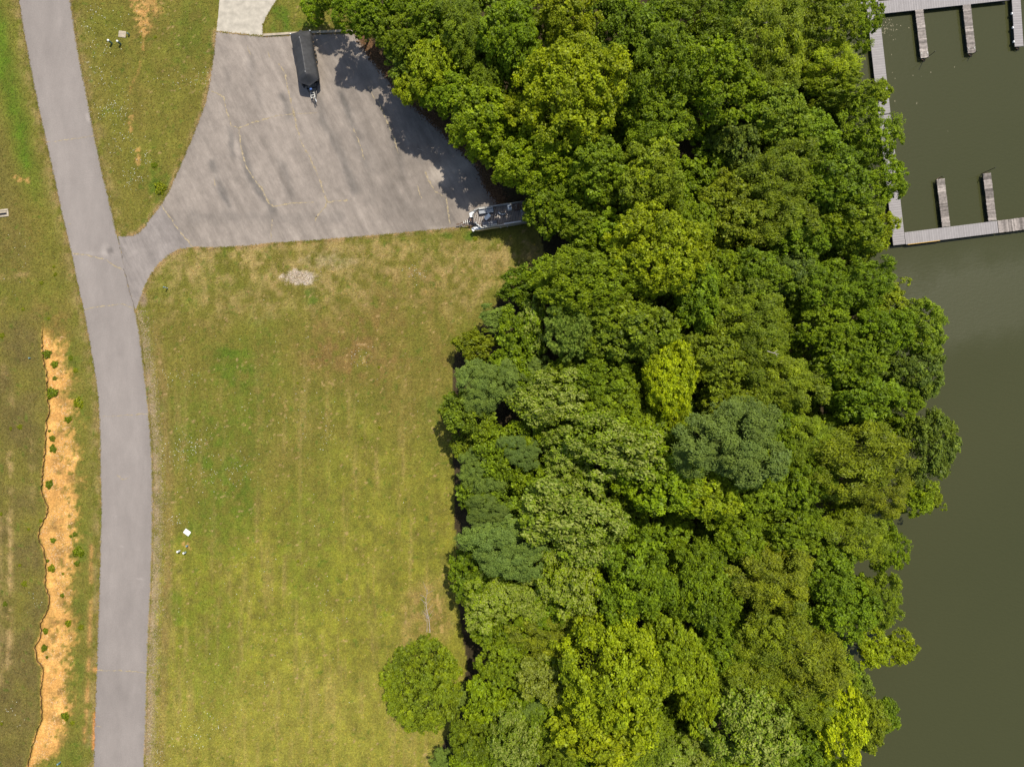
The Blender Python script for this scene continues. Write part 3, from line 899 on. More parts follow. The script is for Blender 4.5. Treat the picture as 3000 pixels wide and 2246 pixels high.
def trunk_mesh(name, seed, limbs=7):
    """trunk 1 m tall in z (scaled per tree), limbs fanning out in the upper half"""
    r = random.Random(seed)
    mb = MB()
    mb.tube([(0, 0, -.04), (0, 0, .04), (.02, .01, .35), (-.02, .03, .7), (.01, 0, .97)], [.075, .055, .045, .032, .008], 8)
    for i in range(limbs):
        a = i * 2.4 + r.uniform(-.4, .4)
        z0 = r.uniform(.42, .78)
        l = r.uniform(.38, .72)
        p = [(0, 0, z0), (math.cos(a) * l * .5, math.sin(a) * l * .5, z0 + .08), (math.cos(a + .15) * l, math.sin(a + .15) * l, z0 + r.uniform(.14, .22))]
        mb.tube(p, [.022, .014, .004], 5, caps=False)
        b = a + r.choice((-.7, .7))
        q = p[1]
        mb.tube([q, (q[0] + math.cos(b) * l * .4, q[1] + math.sin(b) * l * .4, q[2] + .1)], [.011, .003], 4, caps=False)
    me = bpy.data.meshes.new(name)
    me.from_pydata(mb.v, [], mb.f)
    me.polygons.foreach_set('use_smooth', [True] * len(me.polygons))
    me.materials.append(M['bark'])
    return me


TRUNKS = [trunk_mesh('trunk', s) for s in (1, 2, 3)]
SP = {
    'maple': [crown_mesh('crown', 100 + i, lobe=.25, nlobe=54, nsub=13, nleaf=20, leaf=.25, wid=.17, tight=.40, vr=.9) for i in range(3)],
    'oak': [crown_mesh('crown', 120 + i, lobe=.30, nlobe=40, nsub=16, nleaf=24, leaf=.24, wid=.14, tight=.36, irr=.3, vr=.85, inner=.08) for i in range(3)],
    'feather': [crown_mesh('crown', 140 + i, lobe=.24, nlobe=50, nsub=14, nleaf=22, leaf=.27, wid=.09, tight=.62, irr=.3, vr=.8, inner=.1, up=.9) for i in range(3)],
    'locust': [crown_mesh('crown', 160 + i, lobe=.27, nlobe=40, nsub=20, nleaf=32, leaf=.19, wid=.075, tight=.36, vr=.7, mat='leaf_fine', up=1.3, irr=.28, low=.05) for i in range(2)],
    'tip': [crown_mesh('crown', 180 + i, lobe=.26, nlobe=48, nsub=15, nleaf=20, leaf=.26, wid=.15, tight=.45, mat='leaf_tip', tip=.42, vr=.95) for i in range(2)],
    'pine': [pine_mesh('crown', 200)],
    'small': [crown_mesh('crown', 220 + i, R=1.7, lobe=.32, nlobe=26, nsub=12, nleaf=17, leaf=.22, wid=.13, vr=.85, irr=.3) for i in range(3)],
    'smalltip': [crown_mesh('crown', 240, R=1.7, lobe=.32, nlobe=26, nsub=12, nleaf=17, leaf=.22, wid=.13, mat='leaf_tip', tip=.4, irr=.3)],
    'smallfine': [crown_mesh('crown', 250, R=1.7, lobe=.34, nlobe=22, nsub=16, nleaf=24, leaf=.17, wid=.07, mat='leaf_fine', vr=.7, up=1.1, irr=.3, low=0)],
    'dome': [crown_mesh('crown', 260 + i, R=4.6, lobe=.19, nlobe=105, nsub=12, nleaf=19, leaf=.25, wid=.16, tight=.42, irr=.14, vr=.8) for i in range(2)],
    'round': [crown_mesh('crown', 280, R=4.6, lobe=.17, nlobe=120, nsub=12, nleaf=18, leaf=.25, wid=.16, tight=.42, irr=.05, vr=.75)],
    'arm': [crown_mesh('crown', 270, R=1.7, lobe=.36, nlobe=22, nsub=12, nleaf=18, leaf=.25, wid=.15, vr=.5, irr=.5, inner=.05)],
}
RAD = dict(maple=3.4, oak=3.4, feather=3.4, locust=3.4, tip=3.4, pine=3.0, small=1.7, smalltip=1.7, smallfine=1.7, dome=4.6, round=4.6, arm=1.7)
TONE = {'yel': (.225, .272, .010), 'olive': (.165, .190, .018), 'mid': (.140, .200, .012), 'dark': (.10, .15, .014), 'blue': (.098, .138, .050),
        'gray': (.135, .170, .046), 'lime': (.175, .245, .009), 'glow': (.335, .395, .010), 'bright': (.42, .46, .012), 'brown': (.185, .175, .018), 'green': (.155, .205, .022)}
KEEP = {'bright': 1.0, 'glow': 1.0, 'blue': .62, 'gray': .6, 'yel': .8}
_mean = np.array((.160, .231, .011))
TONE = {k: tuple((np.array(v) * KEEP.get(k, .55) + _mean * (1 - KEEP.get(k, .55))) * np.array((1.16, 1.20, 1.0))) for k, v in TONE.items()}
TWORD = {'yel': 'yellow-green', 'olive': 'olive-green', 'mid': 'mid-green', 'dark': 'dark green', 'blue': 'blue-green', 'gray': 'grey-green',
         'lime': 'fresh green', 'bright': 'vivid yellow', 'glow': 'lime-yellow', 'brown': 'brownish olive', 'green': 'soft green'}
KWORD = {'maple': 'broadleaf tree', 'oak': 'lobed broadleaf tree', 'feather': 'feathery-leaved tree', 'locust': 'fine-leaved tree', 'tip': 'pale-speckled tree', 'pine': 'pine',
         'small': 'tree', 'smalltip': 'pale-speckled tree', 'smallfine': 'fine-leaved tree', 'dome': 'broadleaf tree', 'round': 'broadleaf tree', 'arm': 'tree'}

# px, py, rx, ry of each crown in the photograph, height, kind, tone, own label (or '' to be described by its neighbours), landmark name
TREES = [
 (920, 30, 40, 36, 3.2, 'small', 'lime', 'bright green rounded bush beside the concrete drive', ''),
 (1042, 30, 72, 62, 9, 'maple', 'lime', 'dark green tree at the top right corner of the car park', ''),
 (965, -6, 46, 40, 7, 'small', 'mid', 'green tree cut by the top edge, just right of the rounded bush', ''),
 (1098, 70, 58, 56, 8, 'maple', 'mid', 'green tree at the kerb corner, right of the darker corner tree', ''),
 (1181, 118, 66, 72, 10, 'maple', 'mid', '', ''),
 (1254, 55, 76, 78, 11, 'maple', 'lime', '', ''),
 (1344, 78, 62, 95, 12, 'feather', 'green', 'soft feathery tree at the top between bright broadleaf crowns', 'soft feathery tree at the top'),
 (1267, 195, 72, 86, 10, 'maple', 'yel', 'bright yellow-green tree leaning out over the upper car park', ''),
 (1498, 112, 86, 108, 14, 'maple', 'lime', 'tall green tree near the top with a dark gap on each side', 'tall green tree near the top'),
 (1670, 62, 80, 84, 14, 'maple', 'yel', '', ''),
 (1829, 92, 92, 105, 10, 'oak', 'dark', 'large dark shaded tree at the top of the wood', 'dark shaded tree at the top'),
 (1217, 258, 54, 62, 8, 'maple', 'yel', '', ''),
 (1317, 285, 76, 68, 9, 'maple', 'lime', '', ''),
 (1371, 168, 44, 44, 10, 'small', 'lime', '', ''),
 (1435, 236, 58, 62, 11, 'maple', 'mid', '', ''),
 (1679, 285, 142, 150, 15, 'dome', 'yel', 'big round golden-green tree above the car park edge', 'big round golden-green tree'),
 (1410, 352, 110, 94, 9.5, 'maple', 'lime', 'broad green tree bulging over the middle of the car park edge', 'broad tree at the car park edge'),
 (1521, 335, 62, 58, 11, 'small', 'yel', '', ''),
 (1572, 474, 122, 98, 10.5, 'dome', 'lime', 'wide green tree directly above the open pontoon boat', 'wide tree above the pontoon boat'),
 (1743, 489, 88, 82, 13, 'maple', 'mid', '', ''),
 (1611, 607, 68, 72, 9, 'maple', 'mid', '', ''),
 (1697, 548, 44, 42, 11, 'small', 'lime', '', ''),
 (1788, 571, 48, 48, 10, 'smallfine', 'green', 'small tufted tree in a gap above the upper lime-green crown', ''),
 (1706, 655, 74, 62, 9, 'maple', 'mid', '', ''),
 (1906, 521, 88, 92, 14, 'oak', 'olive', '', ''),
 (1925, 740, 128, 124, 16, 'dome', 'yel', 'big lime-green tree halfway between pontoon boat and dock', 'upper lime-green tree'),
 (1935, 210, 98, 112, 14, 'oak', 'mid', '', ''),
 (2100, 238, 116, 106, 15, 'oak', 'lime', 'bright lobed tree near the top, left of the olive trees', 'bright lobed tree near the top'),
 (1919, 365, 96, 78, 13, 'oak', 'mid', '', ''),
 (2041, 62, 82, 74, 12, 'oak', 'dark', '', ''),
 (2149, 52, 64, 62, 11, 'oak', 'dark', '', ''),
 (2217, 34, 36, 34, 9, 'small', 'yel', 'small yellow-green tree beside the timber landing at the top', ''),
 (2254, 118, 88, 112, 15, 'feather', 'olive', 'large olive tree near the top, nearest the timber landing', 'large olive tree near the top'),
 (2385, 76, 92, 88, 14, 'oak', 'olive', '', ''),
 (2515, 75, 62, 80, 12, 'oak', 'lime', 'light green tree reaching over the top end of the dock', 'tree over the top end of the dock'),
 (2408, 198, 82, 72, 13, 'feather', 'yel', '', ''),
 (2254, 240, 78, 72, 14, 'feather', 'olive', '', ''),
 (2450, 268, 112, 50, 12, 'oak', 'olive', 'wide spreading tree with bare branches reaching the dock walkway', 'wide tree reaching the walkway'),
 (2570, 270, 34, 40, 9, 'arm', 'yel', 'outlying leafy branches overhanging the dock walkway halfway down', ''),
 (2272, 353, 88, 86, 14, 'maple', 'green', 'pale soft green tree left of the water gap by the dock', 'pale tree by the water gap'),
 (2154, 408, 68, 92, 12, 'maple', 'gray', '', ''),
 (2371, 408, 74, 74, 13, 'maple', 'mid', '', ''),
 (2543, 395, 86, 96, 13, 'oak', 'mid', 'glossy green tree covering the middle of the dock walkway', 'tree on the middle of the walkway'),
 (2272, 521, 102, 84, 14, 'feather', 'olive', '', ''),
 (2430, 534, 96, 92, 14, 'maple', 'mid', '', ''),
 (2572, 536, 82, 76, 12, 'oak', 'lime', 'light green tree with pointed branches over the lower walkway', 'tree over the lower walkway'),
 (2136, 625, 92, 96, 13, 'maple', 'olive', '', ''),
 (2281, 634, 86, 82, 14, 'feather', 'olive', '', ''),
 (2475, 657, 98, 78, 13, 'maple', 'mid', '', ''),
 (2561, 682, 54, 66, 10, 'small', 'yel', 'small yellow-green tree touching the outer dock corner', ''),
 (2340, 712, 78, 74, 13, 'maple', 'mid', '', ''),
 (2027, 670, 58, 76, 14, 'maple', 'lime', '', ''),
 (1725, 838, 138, 96, 14, 'dome', 'mid', 'wide mid-green tree below and right of the pontoon boat', 'wide tree below the pontoon boat'),
 (1525, 848, 72, 52, 5, 'small', 'dark', 'dark green bush at the upper corner of the field edge', ''),
 (1457, 931, 66, 48, 4.5, 'smallfine', 'gray', 'dull grey-green thicket at the field edge, left of the pine', ''),
 (1559, 949, 46, 80, 8, 'smalltip', 'lime', 'narrow pale-speckled tree immediately left of the pine', ''),
 (1670, 963, 70, 82, 13, 'pine', 'gray', 'grey-green pine with tufted needles', 'pine'),
 (1842, 963, 112, 102, 14, 'maple', 'olive', 'large olive tree right of the pine', ''),
 (1788, 1031, 30, 26, 12, 'small', 'yel', 'small yellow crown right of and below the pine', ''),
 (1389, 1010, 72, 46, 5, 'small', 'olive', 'low olive bush above the upper blue-grey tree at the field edge', ''),
 (1503, 1042, 58, 46, 6, 'small', 'mid', '', ''),
 (1421, 1128, 102, 106, 8, 'locust', 'blue', 'large blue-grey fine-leaved tree at the middle of the field edge', 'upper blue-grey tree'),
 (1580, 1092, 64, 54, 8, 'smallfine', 'gray', '', ''),
 (1625, 1180, 112, 88, 12, 'tip', 'green', 'large pale-speckled tree right of the upper blue-grey tree', 'upper pale-speckled tree'),
 (1761, 1105, 84, 68, 13, 'maple', 'mid', '', ''),
 (1962, 1112, 72, 104, 15.5, 'dome', 'glow', 'vivid lime-yellow tree in the heart of the wood', 'lime-yellow tree'),
 (1788, 1190, 80, 72, 13, 'maple', 'mid', '', ''),
 (1328, 1194, 28, 56, 4, 'smalltip', 'lime', 'low pale-speckled shrub at the field edge left of the blue-grey tree', ''),
 (1448, 1286, 64, 44, 6, 'small', 'lime', '', ''),
 (1362, 1302, 42, 52, 4, 'small', 'olive', 'olive shrub on the field edge below the upper blue-grey tree', ''),
 (1525, 1322, 72, 62, 9, 'locust', 'blue', 'small blue-grey tree between the two larger blue-grey trees', 'small blue-grey tree'),
 (1408, 1382, 78, 78, 7, 'locust', 'gray', 'grey-green fine-leaved tree on the field edge, mid-way down', ''),
 (1652, 1330, 68, 68, 11, 'tip', 'green', '', ''),
 (1797, 1307, 132, 88, 14, 'tip', 'mid', 'broad green tree left of the big blue-green tree', ''),
 (1521, 1405, 60, 48, 7, 'small', 'mid', '', ''),
 (1906, 1262, 84, 70, 12, 'maple', 'mid', '', ''),
 (1670, 1512, 140, 108, 13, 'tip', 'green', 'large pale-speckled tree right of the lower blue-grey tree', 'lower pale-speckled tree'),
 (1942, 1405, 112, 98, 14, 'maple', 'lime', '', ''),
 (1489, 1598, 146, 106, 10, 'locust', 'blue', 'broad flat blue-grey tree at the lower field edge', 'lower blue-grey tree'),
 (1430, 1498, 82, 56, 8, 'locust', 'blue', 'blue-grey tree on the field edge, just above the broad flat one', ''),
 (1670, 1694, 82, 96, 12, 'tip', 'lime', '', ''),
 (1430, 1752, 92, 86, 9, 'tip', 'mid', '', ''),
 (1540, 1752, 74, 64, 10, 'tip', 'green', '', ''),
 (1382, 1742, 28, 46, 6, 'smallfine', 'blue', 'small blue-grey shrub at the field edge below the broad flat tree', ''),
 (1435, 1842, 64, 48, 7, 'small', 'mid', '', ''),
 (1611, 1850, 98, 64, 9, 'feather', 'brown', 'thin brownish feathery tree in the lower wood', 'thin brownish feathery tree'),
 (1860, 1695, 108, 122, 14, 'oak', 'mid', 'large dark lobed tree with a shadow gap on its left side', 'large dark lobed tree'),
 (1475, 1935, 82, 80, 9, 'maple', 'mid', '', ''),
 (1589, 1978, 78, 78, 11, 'tip', 'olive', '', ''),
 (1793, 1972, 146, 160, 16, 'dome', 'yel', 'biggest golden-green tree near the bottom of the wood', 'biggest golden-green tree'),
 (1770, 2130, 120, 100, 14, 'maple', 'yel', '', ''),
 (1240, 2004, 126, 142, 7.5, 'round', 'green', 'lone round tree standing out in the field at the bottom', 'lone field tree'),
 (1571, 2078, 58, 44, 9, 'smallfine', 'gray', '', ''),
 (1385, 2148, 74, 92, 8, 'maple', 'olive', '', ''),
 (1507, 2165, 78, 102, 10, 'tip', 'green', '', ''),
 (1625, 2178, 64, 74, 10, 'maple', 'olive', '', ''),
 (1299, 2222, 46, 42, 4, 'smallfine', 'gray', 'grey-green bush at the bottom edge beside the field', ''),
 (1362, 2042, 38, 58, 5, 'smallfine', 'gray', 'grey-green shrub touching the lone field tree on its right', ''),
 (1965, 1904, 74, 102, 14, 'maple', 'yel', '', ''),
 (1861, 2168, 88, 92, 13, 'feather', 'olive', '', ''),
 (1960, 2204, 64, 62, 11, 'tip', 'green', '', ''),
 (2036, 859, 74, 88, 14, 'maple', 'mid', '', ''),
 (2118, 804, 64, 66, 13, 'maple', 'lime', '', ''),
 (2217, 813, 88, 74, 14, 'maple', 'mid', '', ''),
 (2317, 806, 68, 62, 13, 'maple', 'gray', '', ''),
 (2408, 841, 84, 78, 13, 'oak', 'mid', '', ''),
 (2534, 834, 92, 68, 12, 'oak', 'mid', '', ''),
 (2604, 870, 62, 50, 11, 'arm', 'olive', 'pointed branches jutting over the water below the dock', 'pointed branches below the dock'),
 (2181, 922, 104, 80, 14, 'feather', 'olive', '', ''),
 (2417, 967, 78, 64, 14, 'maple', 'lime', '', ''),
 (2582, 967, 90, 78, 13, 'maple', 'lime', '', ''),
 (2690, 967, 80, 82, 11, 'maple', 'green', 'soft green tree bulging far over the water below the dock', 'upper soft green shoreline tree'),
 (2091, 1058, 84, 78, 14, 'maple', 'olive', '', ''),
 (2217, 1022, 84, 74, 14, 'feather', 'olive', 'olive tree with a bare white branch in its crown', 'tree with the bare white branch'),
 (2476, 1067, 104, 84, 13, 'maple', 'mid', '', ''),
 (2678, 1103, 78, 88, 11, 'maple', 'gray', '', ''),
 (2290, 1121, 94, 78, 13, 'feather', 'olive', '', ''),
 (2521, 1158, 116, 88, 13, 'maple', 'mid', 'wide deep green tree behind the soft green shoreline trees', ''),
 (2127, 1168, 74, 58, 12, 'maple', 'olive', '', ''),
 (2136, 1293, 146, 130, 15, 'locust', 'blue', 'big blue-green tree in the heart of the wood', 'big blue-green tree'),
 (2272, 1232, 58, 66, 11, 'maple', 'dark', '', ''),
 (2636, 1178, 72, 66, 11, 'maple', 'mid', '', ''),
 (2712, 1300, 80, 122, 11, 'maple', 'gray', 'open grey-green tree with water showing through its crown', 'open grey-green shoreline tree'),
 (2507, 1350, 164, 110, 14, 'feather', 'olive', 'very wide olive tree behind the shoreline', 'very wide olive tree'),
 (2362, 1284, 70, 64, 13, 'feather', 'olive', '', ''),
 (2290, 1322, 50, 72, 12, 'maple', 'mid', '', ''),
 (2054, 1432, 98, 78, 14, 'maple', 'yel', '', ''),
 (2208, 1422, 84, 74, 13, 'maple', 'mid', '', ''),
 (2353, 1420, 76, 84, 13, 'oak', 'mid', '', ''),
 (2672, 1452, 62, 60, 10, 'small', 'lime', 'fresh green tree on the water edge below the open grey-green one', ''),
 (2566, 1435, 94, 82, 13, 'feather', 'brown', '', ''),
 (2724, 1462, 38, 42, 8, 'arm', 'olive', 'small dark branch tip over the water, farthest right in its row', ''),
 (2159, 1560, 78, 68, 13, 'maple', 'lime', '', ''),
 (2052, 1712, 96, 124, 13, 'dome', 'mid', 'smooth round dark green tree low in the middle of the wood', 'smooth round dark tree'),
 (2326, 1556, 98, 64, 13, 'maple', 'mid', '', ''),
 (2498, 1566, 104, 84, 13, 'feather', 'olive', '', ''),
 (2596, 1598, 58, 80, 11, 'oak', 'lime', '', ''),
 (2254, 1688, 104, 88, 14, 'feather', 'brown', 'brownish olive tree right of the smooth round dark tree', ''),
 (2408, 1670, 88, 78, 13, 'maple', 'mid', '', ''),
 (2578, 1752, 62, 82, 11, 'oak', 'olive', 'olive tree at the water above the leaning tree', ''),
 (2462, 1790, 88, 82, 12, 'maple', 'mid', '', ''),
 (2272, 1842, 98, 84, 14, 'feather', 'olive', '', ''),
 (2109, 1899, 68, 64, 11, 'maple', 'mid', '', ''),
 (2552, 1903, 60, 54, 7, 'arm', 'yel', 'leaning tree stretching out over the water, inner bushy part', 'leaning tree over the water'),
 (2636, 1900, 50, 46, 6, 'arm', 'yel', 'outermost leafy tip standing alone over the open water', ''),
 (2217, 1976, 94, 66, 13, 'feather', 'olive', '', ''),
 (2362, 1931, 104, 92, 14, 'feather', 'brown', '', ''),
 (2424, 1935, 42, 40, 12, 'small', 'yel', '', ''),
 (2468, 1962, 48, 58, 8, 'small', 'green', 'soft green tree on the shore below the leaning tree', ''),
 (2344, 2040, 86, 70, 13, 'feather', 'olive', '', ''),
 (2041, 2017, 60, 102, 13, 'maple', 'yel', '', ''),
 (2181, 2100, 116, 122, 13, 'tip', 'green', 'large pale-speckled tree at the bottom of the wood', 'bottom pale-speckled tree'),
 (2453, 2116, 72, 112, 12, 'maple', 'bright', 'brilliant yellow tree at the bottom right of the wood', 'brilliant yellow tree'),
 (2536, 2110, 68, 78, 10, 'maple', 'olive', 'olive tree between the brilliant yellow tree and the water', ''),
 (2584, 2092, 44, 58, 8, 'small', 'dark', 'dark green shoreline tree at the bottom, farthest into the water', ''),
 (2353, 2165, 64, 68, 10, 'maple', 'dark', '', ''),
 (2272, 2222, 70, 50, 10, 'maple', 'mid', '', ''),
 (2027, 2205, 58, 52, 11, 'tip', 'green', '', ''),
 (2518, 2008, 42, 52, 7, 'small', 'gray', '', ''),
]


def dir_word(dx, dy):
    a = math.degrees(math.atan2(-dy, dx)) % 360
    return ['right of', 'above and right of', 'above', 'above and left of', 'left of', 'below and left of', 'below', 'below and right of'][int((a + 22.5) // 45) % 8]


LAND = [(t[0], t[1], t[8]) for t in TREES if t[8]] + [(1460, 630, 'open pontoon boat'), (2630, 705, 'outer dock corner'), (1000, 110, 'car park kerb')]
labels = {}
order = []
for i, t in enumerate(TREES):
    if t[7]:
        labels[i] = t[7]
        continue
    L = min(LAND, key=lambda q: math.hypot(q[0] - t[0], q[1] - t[1]))
    order.append((math.hypot(L[0] - t[0], L[1] - t[1]), i, L))
used = set(labels.values())
for dist, i, L in sorted(order):
    t = TREES[i]
    size = 'small ' if max(t[2], t[3]) < 62 else ('large ' if max(t[2], t[3]) > 97 else '')
    core = f"{size}{TWORD[t[6]]} {KWORD[t[5]]}"
    rel = dir_word(t[0] - L[0], t[1] - L[1])
    lab = None
    for q in ('', 'second ', 'third ', 'fourth '):
        tail = f"{rel} the {L[2]}"
        cand = f"{core} {tail}" if not q else f"{q}{core} out, {tail}"
        if cand not in used and not (q == '' and any(u.endswith(tail) and core.split()[-3:] == u.split()[:3] for u in used)):
            lab = cand
            break
    used.add(lab)
    labels[i] = lab

tr = random.Random(99)


def make_tree(i, px, py, rx, ry, h, kind, tone, label, group, k=1.0):
    zc = h * (.70 if kind != 'locust' else .82)
    g = W(px, py, 0)
    x, y = (px - 1500) * S * (H - zc) / H, (1123 - py) * S * (H - zc) / H
    gz0 = float(ground_z(np.array([x]), np.array([y]))[0])
    gz0 = max(gz0, ZW - 0.6)
    zc2 = zc + min(gz0, 0) * .5
    f = (H - zc2) / H
    x, y = (px - 1500) * S * f, (1123 - py) * S * f
    R = RAD[kind]
    bx = x
    sx = (float(interp(SHORE, np.array(1123 - y / S))) - 1500) * S
    lean = x > sx - .3
    if lean:
        bx = sx - 1.0
        gz0 = float(ground_z(np.array([bx]), np.array([y]))[0])
    name = {'pine': 'pine_tree', 'locust': 'locust_tree', 'smallfine': 'shrub_tree'}.get(kind, 'broadleaf_tree')
    if h < 5: name = 'shrub'
    t = empty(name, (bx, y, gz0), 0, label, 'pine' if kind == 'pine' else ('shrub' if h < 5 else 'tree'), group)
    me = tr.choice(SP[kind])
    cr = bpy.data.objects.new('crown', me)
    link(cr, t)
    q = tr.randrange(4)
    a = q * math.pi / 2 + tr.uniform(-.2, .2)
    ax, ay = rx * S * f / R * k, ry * S * f / R * k
    m = (ax + ay) / 2
    cr.rotation_euler = (tr.uniform(-.14, .14), tr.uniform(-.14, .14), a)
    cr.scale = (ax, ay, m) if q % 2 == 0 else (ay, ax, m)
    cr.location = Vector((x, y, zc2)) - t.location
    c = TONE[tone]
    j = tr.uniform(.86, 1.14) * (1.7 if kind == 'pine' else 1)
    u = tr.uniform(-.06, .06)
    cr.color = (c[0] * (j + u), c[1] * j, c[2] * (j - u), 1)
    if lean:
        P = Vector((x, y, zc2)) - t.location
        rr = m * R
        mb = MB().tube([(0, 0, -.3), P * .12 + Vector((0, 0, P.z * .14)), P * .5 + Vector((0, 0, P.z * .14)), P], [.05 * rr + .06, .04 * rr + .05, .03 * rr + .03, .02], 8)
        for q in range(5):
            e = Vector((math.cos(q * 1.3) * rr * .7, math.sin(q * 1.3) * rr * .7, .3))
            mb.tube([P * .75 + Vector((0, 0, P.z * .1)), P + e], [.05, .012], 5, caps=False)
        mb.build('trunk', M['bark'], t, smooth=True)
        return t
    tk = bpy.data.objects.new('trunk', tr.choice(TRUNKS))
    link(tk, t)
    th = zc2 - gz0 + (.55 * m * R * .7 if kind not in ('locust',) else .1)
    rr = m * R
    tk.scale = (rr * .95, rr * .95, th)
    tk.rotation_euler = (0, 0, tr.uniform(0, 6.28))
    return t


tree_objs = []
for i, t in enumerate(TREES):
    inside = t[4] >= 9 and 1600 < t[0] < 2480
    tree_objs.append(make_tree(i, *t[:7], labels[i], 'trees and shrubs of the lakeside wood',
                               1.10 if inside else (.86 if t[5] in ('locust', 'smallfine') and t[0] < 1600 else (1.0 if t[1] < 700 and t[0] < 1620 else .92))))

# bare branches that show in a few crowns
for i, pts in ((next(k for k, t in enumerate(TREES) if t[8] == 'tree with the bare white branch'), [(2248, 1028), (2266, 1034), (2282, 1037)]),):
    t = tree_objs[i]
    zz = t.location.z + TREES[i][4] * .97
    mb = MB()
    P = [W(x, y, zz) - t.location for x, y in pts]
    mb.tube(P, [.04, .03, .012], 6)
    d = P[2] - P[1]
    mb.tube([P[1], P[1] + Vector((-d.y, d.x, .1)) * .7 + d * .6], [.035, .01], 5)
    mb.tube([P[1] + d * .4, P[1] + d * .8 + Vector((d.y, -d.x, .05)) * .5], [.03, .01], 5)
    mb.build('bare_branch', M['dead'], t)

# understorey in the gaps
ur = np.random.default_rng(5)
cnt = 0
UND = []
for _ in range(4000):
    px, py = ur.uniform(1080, 2600), ur.uniform(-20, 2270)
    f = (H - 3.0) / H
    gxp, gyp = 1500 + (px - 1500) * f, 1123 + (py - 1123) * f
    if not inpoly(np.array([gxp]), np.array([gyp]), WOOD)[0]:
        continue
    if any(math.hypot(px - q[0], py - q[1]) < 100 for q in UND):
        continue
    if min(((px - t[0]) / t[2]) ** 2 + ((py - t[1]) / t[3]) ** 2 for t in TREES) < .62:
        continue
    if dline(np.array([gxp]), np.array([gyp]), WOOD + [WOOD[0]])[0] < 50:
        continue
    UND.append((px, py))
ORD = ['', 'second ', 'third ', 'fourth ', 'fifth ', 'sixth ', 'seventh ', 'eighth ', 'ninth ', 'tenth ']


def ulab(px, py):
    L = min(LAND, key=lambda q: math.hypot(q[0] - px, q[1] - py))
    rel = dir_word(px - L[0], py - L[1])
    for q in ORD:
        lab = f"{q}low understorey tree {rel} the {L[2]}"
        if lab not in used:
            used.add(lab)
            return lab


UND.sort(key=lambda p: min(math.hypot(q[0] - p[0], q[1] - p[1]) for q in LAND))
for px, py in UND:
    make_tree(0, px, py, ur.uniform(60, 85), ur.uniform(60, 85), ur.uniform(6, 9), 'small', tr.choice(['mid', 'mid', 'lime', 'green']),
              ulab(px, py), 'understorey trees in the gaps of the wood')
print('trees', len(TREES), 'understorey', len(UND))
# ------------------------------------------------------------------ dock
DZ = ZW + 0.55                             # deck level


def local_frame(px0, py0, px1, py1, z):
    a, b = W(px0, py0, z), W(px1, py1, z)
    return a, b, (b - a).length, math.atan2(b.y - a.y, b.x - a.x)


def walkway(name, p0, p1, width_px, label, wood, group, seed, floats=True, z=DZ, plank=None, cat='dock'):
    """deck of cross planks on two side beams over floats; p0, p1 run along the centre line"""
    a, b, L, ang = local_frame(*p0, *p1, z)
    w = width_px * S * (H - z) / H
    t = empty(name, (a.x, a.y, ZW), ang, label, cat, group)
    r = random.Random(seed)
    dz = z - ZW
    mb = MB()
    pw = plank or (.145 if wood else .14)
    n = int(L / pw)
    base = alb(168, 158, 150) if wood else alb(176, 170, 168)
    run, k = r.uniform(.75, 1.1), 0
    for i in range(n):
        x = (i + .5) * L / n
        if wood:
            if k <= 0:
                run, k = r.uniform(.6, 1.3), r.randrange(2, 9)
            k -= 1
            m = run * r.uniform(.72, 1.2)
            c = tuple(float(q) * m for q in base)
            ex = r.uniform(-.02, .02)
            mb.box((x, ex, dz - .02 + r.uniform(-.004, .004)), (L / n - .022, w + r.uniform(-.01, .03), .04), r.uniform(-.006, .006), col=c)
        else:
            m = r.uniform(.94, 1.05) * (.86 if i % 2 else 1.0)
            c = tuple(float(q) * m for q in base)
            mb.box((x, 0, dz - .02), (L / n - .012, w, .04), col=c)
    o = mb.build('deck_planks', M['oldwood'] if wood else M['composite'], t)
    o['kind'] = 'stuff'
    for s in (-1, 1):
        MB().box((L / 2, s * (w / 2 - .035), dz - .13), (L - .02, .05, .17)).build('side_beam', M['float'], t)
    if floats:
        m = max(1, int(L / 2.6))
        for i in range(m):
            MB().box(((i + .5) * L / m, 0, .12), (L / m * .72, w * .86, .42)).build('float', M['float'], t, bevel=.04)
    return t, L, w, dz


main_d, L_, w_, dz_ = walkway('dock_walkway', (2539, -160 + 20), (2591.5, 334), 35.5, 'upper half of the long grey walkway running down beside the trees', False, 'dock sections', 1)
walkway('dock_walkway', (2592, 337), (2635, 717), 35.5, 'lower half of the long grey walkway ending at the outer dock corner', False, 'dock sections', 2)
walkway('dock_walkway', (2563, 24.5), (2956, -18), 37, 'grey walkway crossing the top of the basin between the upper fingers', False, 'dock sections', 3)
lowd, L5, w5, dz5 = walkway('dock_walkway', (2652, 698.5), (2923, 664.5), 35.5, 'grey walkway along the bottom of the basin with a yellow edge strip', False, 'dock sections', 4)
walkway('dock_walkway', (2924.5, 664.3), (3110, 641), 35.5, 'weathered brown timber section at the right end of the bottom walkway', True, 'dock sections', 5)
MB().box((2.05, -w5 / 2 - .03, dz5 - .03), (3.7, .05, .07)).build('edge_strip', M['yellowstrip'], lowd)
fing = [((2693, 29), (2709.5, 169.5), 23.5, 'weathered timber finger with a tall leaning pole line, upper left of basin', 1),
        ((2832, 14), (2847.5, 155.5), 23.5, 'weathered timber finger hanging from the middle of the top walkway', 1),
        ((2972, -80), (2986, 136.5), 25.5, 'grey plank finger with white bumpers at the top right edge', 0),
        ((2772.5, 664.0), (2755.5, 524), 23.5, 'weathered timber finger rising from the bottom walkway, left one', 1),
        ((2908, 646.5), (2891.5, 507.5), 23.5, 'weathered timber finger rising from the bottom walkway, right one', 1)]
